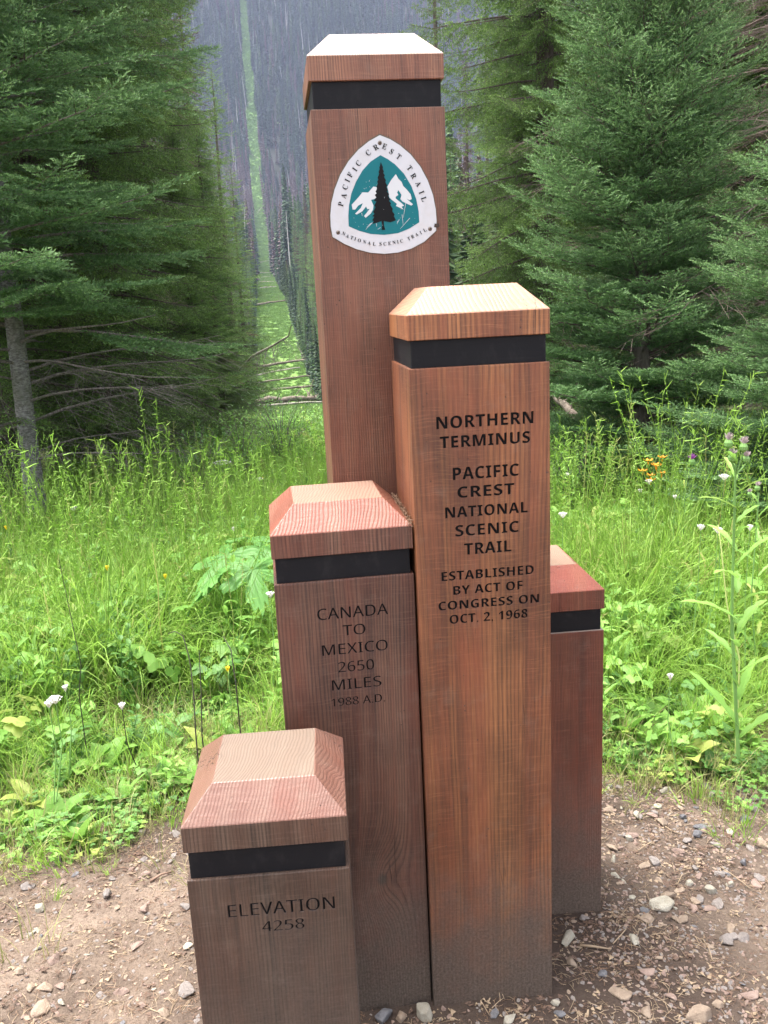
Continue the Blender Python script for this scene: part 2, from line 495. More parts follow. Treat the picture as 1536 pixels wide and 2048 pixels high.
def make_post(name_label, x, y, yaw, zt, W, woods, lines=(), scale=1.0, bold=False, depth=0.0045):
    base = gz1(x + W / 2, y + W / 2)
    ca, sa = math.cos(yaw), math.sin(yaw)
    root = empty('wooden_post', (x, y, base), yaw)
    tag(root, name_label, 'wooden post', 'square timber posts of the trail monument')
    zt -= base
    bh, ch, rise, ins_ = BH * scale, CH * scale, RISE * scale, INS * scale
    wm, cm, wornm, slopem_lit = woods
    # body, with carved words
    bm = bmesh.new()
    vs, fs = box_bm(bm, 0, W, 0, W, -0.22, zt)
    bmesh.ops.bevel(bm, geom=[e for e in bm.edges], offset=0.0022, segments=2, affect='EDGES', profile=0.6)
    me = bm_mesh(bm, 'post_body', [wm, M_INK, M_EDGE])
    for p in me.polygons:
        if p.normal.z > 0.9: p.material_index = 2
    body = mobj('body', me, root)
    if lines:
        sh = 0.0006 if bold else 0.00052       # the router leaves strokes a little wider than the drawn letters
        cutters = []
        for sx_, sz_ in ((-sh, -sh * .43), (sh, sh * .57)):
            bmt = bmesh.new()
            for (tx, cx, wd, z0, h) in lines:
                tm = fit_text(sans(tx, bold), cx + sx_, wd, z0 - base + sz_, h, depth + 0.01 + sx_ * .1, -0.01, 0.0, 1.06 if bold else 1.02)
                bmt.from_mesh(tm)
                bpy.data.meshes.remove(tm)
            bmesh.ops.remove_doubles(bmt, verts=bmt.verts, dist=1e-6)
            bmesh.ops.recalc_face_normals(bmt, faces=bmt.faces)
            for f in bmt.faces: f.material_index = 1
            cm_ = bpy.data.meshes.new('cutter'); bmt.to_mesh(cm_); bmt.free()
            for m in (wm, M_INK, M_EDGE, M_LETTER_HI): cm_.materials.append(m)
            co_ = mobj('cutter_tmp', cm_, root); cutters.append(co_)
            md = body.modifiers.new('carve', 'BOOLEAN'); md.object = co_; md.operation = 'DIFFERENCE'; md.solver = 'EXACT'
        dg = bpy.context.evaluated_depsgraph_get()
        nm = bpy.data.meshes.new_from_object(body.evaluated_get(dg))
        body.modifiers.clear()
        nm.materials.clear()
        for m in (wm, M_INK, M_EDGE, M_LETTER_HI): nm.materials.append(m)
        for p in nm.polygons:
            if p.material_index == 1 and p.normal.z > 0.7: p.material_index = 3
        if len(nm.polygons) > 60:
            body.data = nm
        for co_ in cutters: bpy.data.objects.remove(co_)
        for (tx, cx, wd, z0, h) in lines:      # the black paint lying in the cuts
            tm = fit_text(sans(tx, bold), cx, wd * 0.997, z0 - base + h * 0.006, h * 0.988, 0.0008, depth - 0.0009, 0.0, 1.06 if bold else 1.02)
            tm.materials.append(M_INK)
            o = mobj('engraved_lettering', tm, root)
            o['label'] = 'engraved words ' + tx.lower() if not tx[0].isdigit() else 'engraved figures ' + tx.lower()
    # recessed black band
    r = 0.0065 * scale
    bm = bmesh.new(); box_bm(bm, r, W - r, r, W - r, zt + 0.0003, zt + bh + 0.0003)
    bmesh.ops.bevel(bm, geom=[e for e in bm.edges if abs((e.verts[0].co - e.verts[1].co).z) > 0.01], offset=0.0015, segments=1, affect='EDGES')
    mobj('black_band', bm_mesh(bm, 'black_band', [M_BLACK]), root)
    # cap
    e = (0.3012 - 0.3) / 2
    z0, z1, z2 = zt + bh + 0.0006, zt + bh + ch, zt + bh + ch + rise
    bm = bmesh.new()
    a, b = -e, W + e
    i0, i1 = -e + ins_, W + e - ins_
    ring0 = [bm.verts.new(p) for p in ((a, a, z0), (b, a, z0), (b, b, z0), (a, b, z0))]
    ring1 = [bm.verts.new(p) for p in ((a, a, z1), (b, a, z1), (b, b, z1), (a, b, z1))]
    ring2 = [bm.verts.new(p) for p in ((i0, i0, z2), (i1, i0, z2), (i1, i1, z2), (i0, i1, z2))]
    bm.faces.new(ring0[::-1]); bm.faces.new(ring2)
    for A, B in ((ring0, ring1), (ring1, ring2)):
        for k in range(4):
            bm.faces.new((A[k], A[(k + 1) % 4], B[(k + 1) % 4], B[k]))
    bmesh.ops.bevel(bm, geom=list(bm.edges), offset=0.0013, segments=1, affect='EDGES')
    me = bm_mesh(bm, 'post_cap', [cm, wornm, slopem_lit])
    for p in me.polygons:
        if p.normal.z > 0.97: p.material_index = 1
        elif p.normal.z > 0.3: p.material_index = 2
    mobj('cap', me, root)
    return root

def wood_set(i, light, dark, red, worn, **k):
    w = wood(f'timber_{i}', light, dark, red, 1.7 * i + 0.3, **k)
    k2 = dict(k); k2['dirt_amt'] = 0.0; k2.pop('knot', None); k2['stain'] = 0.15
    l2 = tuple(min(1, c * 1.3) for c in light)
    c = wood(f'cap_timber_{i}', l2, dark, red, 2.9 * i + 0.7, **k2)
    f2 = wood(f'cap_slope_lit_timber_{i}', (l2[0] * 1.45, l2[1] * 1.28, l2[2] * 1.35), (l2[0] * 0.95, l2[1] * 0.72, l2[2] * 0.72), (red[0] * 1.8, red[1] * 1.6, red[2] * 1.75), 2.9 * i + 0.7, **{**k2, 'rough': 0.30, 'bands': 0.12, 'worn': {1: ((0.60, 0.50, 0.42), 0.62), 2: ((0.52, 0.37, 0.28), 0.34)}.get(i)})  # slopes paler and redder: sky light and sheen painted into their colour
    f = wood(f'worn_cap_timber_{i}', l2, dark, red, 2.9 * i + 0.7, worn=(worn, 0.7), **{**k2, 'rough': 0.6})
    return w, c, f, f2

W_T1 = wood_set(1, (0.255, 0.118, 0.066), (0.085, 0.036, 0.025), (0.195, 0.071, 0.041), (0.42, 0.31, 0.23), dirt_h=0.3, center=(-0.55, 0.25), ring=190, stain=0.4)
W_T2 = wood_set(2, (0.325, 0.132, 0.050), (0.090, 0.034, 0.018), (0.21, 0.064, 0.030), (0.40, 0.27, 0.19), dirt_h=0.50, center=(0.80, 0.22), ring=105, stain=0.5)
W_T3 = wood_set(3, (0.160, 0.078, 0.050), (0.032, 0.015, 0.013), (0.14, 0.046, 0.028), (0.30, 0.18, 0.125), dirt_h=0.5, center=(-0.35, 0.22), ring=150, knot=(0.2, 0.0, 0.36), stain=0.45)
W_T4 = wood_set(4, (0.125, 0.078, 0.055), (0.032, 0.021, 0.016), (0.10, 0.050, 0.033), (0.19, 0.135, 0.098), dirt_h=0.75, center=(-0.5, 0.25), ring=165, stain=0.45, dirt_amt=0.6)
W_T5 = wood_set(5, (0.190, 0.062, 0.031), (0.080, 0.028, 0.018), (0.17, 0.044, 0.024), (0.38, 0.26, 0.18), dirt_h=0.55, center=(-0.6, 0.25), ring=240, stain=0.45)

K1, K5 = 1.0271, 1.0279
post_tall = make_post('tallest reddish brown square timber post with the enamel trail emblem on its face', -0.1578, 0.318, 0.0152, 2.1303, 0.3063, W_T1, scale=K1)
make_post('orange brown square timber post with engraved words northern terminus, second tallest', 0.0, 0.0, 0.01, 1.5667, 0.2985, W_T2, L2, bold=True)
make_post('dark brown square timber post engraved Canada to Mexico, wedged left of the orange brown post', -0.31, 0.0066, 0.0271, 1.1228, 0.3055, W_T3, L3, depth=0.003)
make_post('shortest greyish brown square timber post engraved elevation 4258, in front', -0.4955, -0.375, -0.0367, 0.6912, 0.2988, W_T4, L4, depth=0.003)
make_post('plain red brown square timber post without lettering, standing behind on the right', 0.2229, 0.305, -0.0157, 0.8383, 0.3046, W_T5, scale=K5)

# ------------------------------------------------------------------ emblem on the tall post
PLATE = [(0.1498, 2.0628), (0.1251, 2.0508), (0.1006, 2.0337), (0.0775, 2.0107), (0.0578, 1.9831), (0.0433, 1.9527), (0.0342, 1.9237), (0.0303, 1.8977), (0.0298, 1.8751), (0.0326, 1.8512), (0.0584, 1.8352), (0.0855, 1.8226), (0.1167, 1.8133), (0.1483, 1.8099), (0.1802, 1.8116), (0.2106, 1.8185), (0.2412, 1.8324), (0.2694, 1.8554), (0.2711, 1.8766), (0.27, 1.9014), (0.2646, 1.9332), (0.2536, 1.9649), (0.238, 1.9947), (0.2169, 2.021), (0.1939, 2.0404), (0.1725, 2.0537)]
TEAL = [(0.1491, 2.021), (0.1266, 2.0083), (0.1074, 1.9901), (0.0915, 1.9666), (0.0801, 1.9428), (0.0732, 1.9171), (0.0705, 1.8945), (0.0701, 1.8727), (0.0932, 1.8621), (0.1187, 1.8544), (0.1502, 1.8511), (0.182, 1.8538), (0.2086, 1.863), (0.2312, 1.8755), (0.2306, 1.8993), (0.2261, 1.9257), (0.216, 1.9539), (0.2005, 1.9804), (0.1811, 2.0007), (0.1651, 2.0123)]
TREE = [(0.1493, 2.0068), (0.1471, 1.9992), (0.145, 1.9941), (0.1462, 1.9924), (0.1433, 1.9856), (0.1445, 1.9821), (0.1404, 1.9736), (0.142, 1.9701), (0.139, 1.9651), (0.1407, 1.9616), (0.1367, 1.9548), (0.1384, 1.9513), (0.1343, 1.9445), (0.1369, 1.9409), (0.1322, 1.9376), (0.1356, 1.9323), (0.1297, 1.9256), (0.1352, 1.9236), (0.1301, 1.9151), (0.1327, 1.9115), (0.1267, 1.9013), (0.1298, 1.8976), (0.1244, 1.8926), (0.1289, 1.8907), (0.1239, 1.8838), (0.1275, 1.8811), (0.1235, 1.8759), (0.1348, 1.8782), (0.1451, 1.8813), (0.1454, 1.8672), (0.1437, 1.8623), (0.1526, 1.862), (0.1502, 1.8705), (0.1498, 1.8811), (0.1645, 1.8779), (0.1777, 1.8818), (0.1734, 1.8908), (0.1754, 1.8942), (0.1702, 1.9014), (0.1714, 1.9067), (0.1662, 1.9156), (0.1682, 1.9181), (0.1638, 1.9244), (0.1667, 1.926), (0.1625, 1.9349), (0.165, 1.9383), (0.1601, 1.9436), (0.1621, 1.947), (0.1591, 1.9541), (0.1616, 1.9557), (0.1574, 1.9645), (0.159, 1.9679), (0.1551, 1.9749), (0.1571, 1.9783), (0.1537, 1.9835), (0.1551, 1.9869), (0.1528, 1.9922), (0.1537, 1.9956), (0.1514, 2.0008)]
MTR = [(0.1615, 1.954), (0.1704, 1.9675), (0.182, 1.9801), (0.1871, 1.9704), (0.1942, 1.9633), (0.1975, 1.9545), (0.2046, 1.9474), (0.2135, 1.9366), (0.2158, 1.9261), (0.2111, 1.9236), (0.2038, 1.9274), (0.2182, 1.9146), (0.2143, 1.9121), (0.2034, 1.9169), (0.1943, 1.9216), (0.1899, 1.927), (0.193, 1.9356), (0.1861, 1.9462), (0.1831, 1.9411), (0.1856, 1.9358), (0.1799, 1.9325), (0.1789, 1.9291), (0.1851, 1.9236), (0.1923, 1.9182), (0.1976, 1.9127), (0.1919, 1.9103), (0.1963, 1.904), (0.1891, 1.9078), (0.179, 1.9125), (0.182, 1.9168), (0.1704, 1.9259), (0.1651, 1.9313), (0.1638, 1.9435)]
MTL = [(0.1376, 1.9539), (0.1303, 1.9555), (0.1177, 1.9433), (0.1049, 1.9441), (0.0952, 1.9337), (0.0793, 1.9186), (0.081, 1.9081), (0.0865, 1.9079), (0.0943, 1.9164), (0.1046, 1.9212), (0.0995, 1.9109), (0.086, 1.8992), (0.0896, 1.8973), (0.1028, 1.9039), (0.1116, 1.914), (0.1141, 1.9078), (0.1196, 1.9085), (0.1059, 1.8933), (0.1094, 1.8896), (0.121, 1.898), (0.1269, 1.9065), (0.1283, 1.9152), (0.1234, 1.9275), (0.1308, 1.929), (0.1356, 1.9323)]
SCREWS = [(0.1491, 2.0468), (0.0455, 1.8604), (0.2554, 1.8604)]
SCR = [[(0.2016, 1.9178), (0.1947, 1.8865)], [(0.1922, 1.8936), (0.194, 1.8707)], [(0.2095, 1.8851), (0.1871, 1.863)], [(0.1237, 1.8786), (0.1081, 1.8642)], [(0.1199, 1.877), (0.1102, 1.8685)], [(0.1008, 1.9004), (0.1019, 1.8934)], [(0.1813, 1.88), (0.1801, 1.8729)], [(0.1328, 1.8765), (0.1334, 1.8694)], [(0.1208, 1.9665), (0.1228, 1.9699)], [(0.2009, 1.9683), (0.2046, 1.969)], [(0.1417, 1.8673), (0.135, 1.8632)], [(0.1852, 1.8833), (0.1821, 1.8764)]]
ARC = [('P', 0.0551, 1.9209, 1.30), ('A', 0.0625, 1.9383, 1.23), ('C', 0.0668, 1.9562, 1.17), ('I', 0.0725, 1.9703, 1.10), ('F', 0.0792, 1.9819, 1.0), ('I', 0.0902, 1.9932, 0.93), ('C', 0.0991, 2.0054, 0.85), ('C', 0.122, 2.0267, 0.70), ('R', 0.1399, 2.0377, 0.52), ('E', 0.1591, 2.0389, -0.42), ('S', 0.1746, 2.0277, -0.60), ('T', 0.1901, 2.0167, -0.72), ('T', 0.2135, 1.992, -0.98), ('R', 0.2221, 1.9749, -1.065), ('A', 0.2325, 1.9577, -1.13), ('I', 0.2387, 1.9396, -1.22), ('L', 0.2437, 1.9251, -1.26)]
ARC2 = [('N', 0.0578, 1.8573, -0.50), ('A', 0.0664, 1.852, -0.46), ('T', 0.0758, 1.8478, -0.40), ('I', 0.0834, 1.8449, -0.371), ('O', 0.0925, 1.8413, -0.332), ('N', 0.104, 1.8378, -0.281), ('A', 0.115, 1.8348, -0.22), ('L', 0.126, 1.8325, -0.14), ('S', 0.1403, 1.832, -0.04), ('C', 0.1502, 1.8316, 0.02), ('E', 0.1609, 1.8324, 0.08), ('N', 0.1714, 1.8338, 0.126), ('I', 0.1799, 1.8348, 0.16), ('C', 0.1888, 1.8363, 0.22), ('T', 0.2058, 1.8409, 0.36), ('R', 0.2145, 1.8451, 0.41), ('A', 0.224, 1.8491, 0.43), ('I', 0.2335, 1.8529, 0.46), ('L', 0.2431, 1.8582, 0.50)]
_pb = post_tall.location.z

def E1(p):
    return (p[0] * K1, CAM[2] + (p[1] - CAM[2]) * K1 - _pb)

def poly_slab(pts, y0, y1, name, mats, bevel=0.0):
    bm = bmesh.new()
    q = [tuple(c * 100 for c in E1(p)) for p in pts]; y0 *= 100; y1 *= 100; bevel *= 100     # worked large, then scaled down
    top = [bm.verts.new((p[0], y1, p[1])) for p in q]
    bot = [bm.verts.new((p[0], y0, p[1])) for p in q]
    f = bm.faces.new(top); bm.faces.new(bot[::-1])
    for k in range(len(q)):
        bm.faces.new((top[k], bot[k], bot[(k + 1) % len(q)], top[(k + 1) % len(q)]))
    if bevel:
        bmesh.ops.bevel(bm, geom=[e for e in f.edges], offset=bevel, segments=2, affect='EDGES')
    bmesh.ops.recalc_face_normals(bm, faces=bm.faces)
    bmesh.ops.triangulate(bm, faces=[f_ for f_ in bm.faces if len(f_.verts) > 4], ngon_method='EAR_CLIP')
    bmesh.ops.scale(bm, vec=(.01, .01, .01), verts=bm.verts)
    return bm_mesh(bm, name, mats)

t = NT('white_enamel')
c_ = t.coord()
t.set(t.mix(t.ramp(t.noise(c_, 25, 5, 0.7), [(0.45, 0.0), (0.8, 0.5)]), (0.50, 0.51, 0.545), (0.42, 0.40, 0.37)), 0.35, 0.35)
M_ENAMEL = t.m
M_TEAL = simple('teal_enamel', (0.0, 0.125, 0.15), 0.38, 0.25)
M_PRINTB = simple('black_enamel', (0.004, 0.004, 0.005), 0.4, 0.15)
M_PRINTW = simple('white_print', (0.52, 0.54, 0.56), 0.35, 0.35)
M_STEEL = simple('screw_steel', (0.16, 0.13, 0.11), 0.4, 0.5, 0.8)
M_RIMS = simple('tarnished_plate_edge', (0.10, 0.075, 0.05), 0.6, 0.4)
# routed dark seat behind the plate
seat = [((p[0] - .150) * 1.018 + .150, (p[1] - 1.93) * 1.018 + 1.9312) for p in PLATE]
plate = mobj('emblem_plate', poly_slab(PLATE, -0.0002, -0.0032, 'emblem_plate', [M_ENAMEL], 0.0009), post_tall)
plate['label'] = 'white enamel trail emblem with teal field and black tree'
mobj('plate_seat', poly_slab(seat, 0.0008, -0.0009, 'plate_seat', [M_RIMS]), plate)
mobj('teal_field', poly_slab(TEAL, -0.0031, -0.0036, 'teal_field', [M_TEAL]), plate)
for pts in (MTR, MTL):
    mobj('snowy_mountain_print', poly_slab(pts, -0.0034, -0.0040, 'snowy_mountain_print', [M_PRINTW]), plate)
mobj('tree_print', poly_slab(TREE, -0.0038, -0.0044, 'tree_print', [M_PRINTB]), plate)
rr = random.Random(4)
bm = bmesh.new()
def quad_line(bm, a, b, w, y0):
    d = Vector((b[0] - a[0], b[1] - a[1])); n = Vector((-d.y, d.x)).normalized() * w / 2
    pts = [(a[0] + n.x, a[1] + n.y), (a[0] - n.x, a[1] - n.y), (b[0] - n.x * .4, b[1] - n.y * .4), (b[0] + n.x * .4, b[1] + n.y * .4)]
    bm.faces.new([bm.verts.new((E1(p)[0], y0, E1(p)[1])) for p in pts])
for a, b in SCR: quad_line(bm, a, b, 0.0011, -0.0046)
for k in range(46):
    x_, z_ = rr.uniform(.078, .222), rr.uniform(1.864, 1.965)
    if abs(x_ - .151) < 0.03 and rr.random() < .5: continue
    if z_ > 1.90 and (x_ < .10 or x_ > .2): continue
    an = rr.uniform(0, 6.28); l_ = rr.uniform(.0008, .003)
    quad_line(bm, (x_, z_), (x_ + l_ * math.cos(an), z_ + l_ * math.sin(an)), 0.0007, -0.0046)
mobj('print_flecks', bm_mesh(bm, 'print_flecks', [M_PRINTW]), plate)['kind'] = 'stuff'

def arc_text(letters, h, name, squash=0.9, thin=0.0):
    bm = bmesh.new()
    for ch, x_, z_, an in letters:
        me = text_mesh(serif(ch), 0.5, thin)
        n = len(me.vertices); V = np.empty(n * 3); me.vertices.foreach_get('co', V); V = V.reshape(-1, 3)
        lo, hi = V.min(0), V.max(0)
        s = h / 0.68
        lx = (V[:, 0] - (lo[0] + hi[0]) / 2) * s * squash; lz = (V[:, 1] - (lo[1] + hi[1]) / 2) * s
        ex, ez = E1((x_, z_))
        W_ = np.stack([ex + lx * math.cos(an) - lz * math.sin(an), -0.0038 + 0 * lx + V[:, 2] * 0.0006, ez + lx * math.sin(an) + lz * math.cos(an)], -1)
        me.vertices.foreach_set('co', W_.ravel()); me.update()
        bm.from_mesh(me); bpy.data.meshes.remove(me)
    o = mobj('emblem_lettering', bm_mesh(bm, name, [M_PRINTB]), plate)
    o['label'] = name
arc_text(ARC, 0.0118, 'printed words Pacific Crest Trail in an arch')
arc_text(ARC2, 0.0078, 'printed words National Scenic Trail along the lower edge', 0.92, -0.006)
for p in SCREWS:
    bm = bmesh.new()
    bmesh.ops.create_uvsphere(bm, u_segments=14, v_segments=8, radius=0.0048)
    ex, ez = E1(p)
    for v in bm.verts:
        v.co = Vector((ex + v.co.x, -0.0032 + v.co.y * 0.62, ez + v.co.z))
    sc_ = mobj('screw', bm_mesh(bm, 'screw', [M_STEEL]), plate)
    for f in sc_.data.polygons: f.use_smooth = True
    bm = bmesh.new(); bmesh.ops.create_cone(bm, cap_ends=True, segments=6, radius1=0.0016, radius2=0.0016, depth=0.0012)
    for v in bm.verts:
        v.co = Vector((ex + v.co.x, -0.0060 + v.co.z, ez + v.co.y))
    mobj('screw_socket', bm_mesh(bm, 'screw_socket', [M_PRINTB]), plate)
# small dark moth sitting at the plate's lower right
g = Geo()
ex, ez = E1((0.2712, 1.866))
for sgn in (-1, 1):
    g.add([(0, -.003, .004), (sgn * .005, -.004, .006), (sgn * .0065, -.003, -.002), (0, -.003, -.004)], [[0, 1, 2, 3]])
g.tube([(0, -.0035, -.006), (0, -.004, 0), (0, -.0035, .006)], [.0006, .0016, .0007], 6, cap=True)
mo = mobj('moth', g.mesh('moth', simple('moth_brown', (0.05, 0.035, 0.03), 0.8)))
_w = post_tall.location; _ca, _sa = math.cos(0.0152), math.sin(0.0152)
mo.location = (_w.x + ex * _ca, _w.y + ex * _sa - 0.001, _w.z + ez); mo.rotation_euler = (0, 0, 0.0152)
tag(mo, 'small dark insect resting at the right edge of the white trail emblem', 'insect')

# ------------------------------------------------------------------ materials of plants
def leaf_mat(name, base, tip, dry=None, trans=0.35, rough=0.6, tint_range=(0.0, 1.0), vary=0.35):
    """tint attribute: below 0 woody stem, 0 old leaf .. 1 new leaf"""
    t = NT(name)
    a = t.attr('tint')
    r = t.rand()
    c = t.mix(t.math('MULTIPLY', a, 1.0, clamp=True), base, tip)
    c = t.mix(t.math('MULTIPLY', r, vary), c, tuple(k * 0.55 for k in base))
    if dry:
        c = t.mix(t.ramp(r, [(0.86, 0.0), (0.97, 0.8)]), c, dry)
    c = t.mix(t.math('LESS_THAN', a, -0.5), c, (0.085, 0.065, 0.05))
    t.set(c, rough, 0.35)
    if trans: t.translucent(c, trans)
    return t.m

def bark_mat(name, a, b, scale=1.0, bands=False):
    t = NT(name)
    co = t.coord()
    n = t.noise(t.mapping(co, (0, 0, 0), (1, 1, 0.35 if not bands else 3.0)), 26 * scale, 5, 0.7)
    m = t.noise(co, 3.0 * scale, 3)
    c = t.mix(t.ramp(n, [(0.35, 0.0), (0.65, 1.0)]), a, b)
    c = t.mix(t.ramp(m, [(0.45, 0.0), (0.7, 0.6)]), c, (0.10, 0.11, 0.07))
    t.set(c, 0.9, 0.2); t.bump(n, 0.9, 0.02)
    return t.m

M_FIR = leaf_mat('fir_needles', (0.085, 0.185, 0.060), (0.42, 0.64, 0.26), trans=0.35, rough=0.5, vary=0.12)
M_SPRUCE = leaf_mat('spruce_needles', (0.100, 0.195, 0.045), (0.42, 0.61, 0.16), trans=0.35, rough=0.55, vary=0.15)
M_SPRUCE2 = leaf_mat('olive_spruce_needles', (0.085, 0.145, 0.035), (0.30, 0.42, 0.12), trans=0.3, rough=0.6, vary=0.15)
M_DEADN = leaf_mat('dead_needles', (0.10, 0.062, 0.045), (0.19, 0.12, 0.085), trans=0.1, rough=0.8)
M_TWIG = bark_mat('grey_dead_twigs', (0.10, 0.085, 0.075), (0.30, 0.26, 0.24), 2.0)
M_TWIGR = bark_mat('brown_dead_twigs', (0.15, 0.105, 0.09), (0.36, 0.27, 0.24), 2.0)
M_BARK = bark_mat('spruce_bark', (0.055, 0.042, 0.035), (0.17, 0.14, 0.12))
M_BARKP = bark_mat('pale_fir_bark', (0.09, 0.085, 0.08), (0.36, 0.35, 0.34), 1.0, True)

# ------------------------------------------------------------------ conifers
def spray_template(rng, L=0.30, gap=0.030, side=0.15, ang=52, nl=0.018, nw=0.0030, dens=95, up=0.25, sub=False):
    """one flat branchlet: shoots set with needles.  returns V, tri count order, tint"""
    V = []; A = []
    def tri(a, b, c, ta, tb, tc):
        V.extend((a, b, c)); A.extend((ta, tb, tc))
    def shoot(P, D, ln, newt):
        D = D / np.linalg.norm(D)
        u = np.cross(D, (0, 0, 1.0)); u /= np.linalg.norm(u) + 1e-9
        w = np.cross(u, D)
        n = max(4, int(ln * dens))
        for i in range(n):
            s = (i + rng.random()) / n
            b = P + D * ln * s
            th = rng.uniform(0, 2 * PI)
            rd = u * math.cos(th) + w * (math.sin(th) * (0.75) + up)
            nd = D * (0.55 + 0.5 * s) + rd * 0.85
            nd /= np.linalg.norm(nd)
            k = nl * rng.uniform(0.8, 1.15) * (1 - 0.25 * s)
            sd = np.cross(nd, rng.normal(size=3)); sd /= np.linalg.norm(sd) + 1e-9
            sd = sd * nw * 0.5
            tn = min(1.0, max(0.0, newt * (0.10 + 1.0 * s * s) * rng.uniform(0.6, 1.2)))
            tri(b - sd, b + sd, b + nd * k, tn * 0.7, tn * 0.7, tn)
        q = u * 0.0016
        tri(P - q, P + q, P + D * ln * 0.9, -1, -1, -1)
    s = 0.10 * L; k = 0
    D0 = np.array([1.0, 0, 0])
    q = np.array([0, 0.0028, 0])
    end = np.array([L * 0.85, 0, 0])
    tri(-q, q, end, -1, -1, -1)
    while s < L * 0.88:
        for sg in (-1, 1):
            ss = s + rng.uniform(-.3, .3) * gap
            f = ss / L
            a = math.radians(ang + rng.uniform(-9, 9)) * sg
            ln = side * (1.0 - 0.72 * f) * rng.uniform(0.75, 1.1) * (0.65 + 0.35 * min(1, f * 5))
            D = np.array([math.cos(a), math.sin(a), rng.uniform(-.12, .12)])
            P = np.array([ss, 0, 0])
            shoot(P, D, ln, 0.9)
            if sub and ln > side * 0.5:
                for ff in (0.35, 0.62):
                    for sg2 in (-1, 1):
                        a2 = a + sg2 * 0.8
                        shoot(P + D * ln * ff, np.array([math.cos(a2), math.sin(a2), 0.0]), ln * 0.36, 1.0)
        s += gap
    shoot(np.array([L * 0.15, 0, 0]), D0, L * 0.85, 0.8)
    return np.array(V), np.array(A)

def place_sprays(tmpls, frames, rng):
    """frames: list of (pos, forward, up, scale, tintmul). returns V, F, A"""
    if not frames: return None
    by = {}
    for i, f in enumerate(frames):
        by.setdefault(int(rng.integers(len(tmpls))), []).append(f)
    VV = []; AA = []
    for k, fr in by.items():
        TV, TA = tmpls[k]
        P = np.array([f[0] for f in fr]); X = np.array([f[1] for f in fr]); U = np.array([f[2] for f in fr])
        s = np.array([f[3] for f in fr]); tm = np.array([f[4] for f in fr])
        X /= np.linalg.norm(X, axis=1)[:, None] + 1e-9
        Y = np.cross(U, X); Y /= np.linalg.norm(Y, axis=1)[:, None] + 1e-9
        Z = np.cross(X, Y)
        M = np.stack([X, Y, Z], -1) * s[:, None, None]
        V = np.einsum('nij,vj->nvi', M, TV) + P[:, None, :]
        VV.append(V.reshape(-1, 3))
        A = np.where(TA[None, :] < 0, TA[None, :], np.clip(TA[None, :] * tm[:, None], 0, 1))
        AA.append(A.ravel())
    V = np.vstack(VV); A = np.concatenate(AA)
    return V, np.arange(len(V)).reshape(-1, 3), A

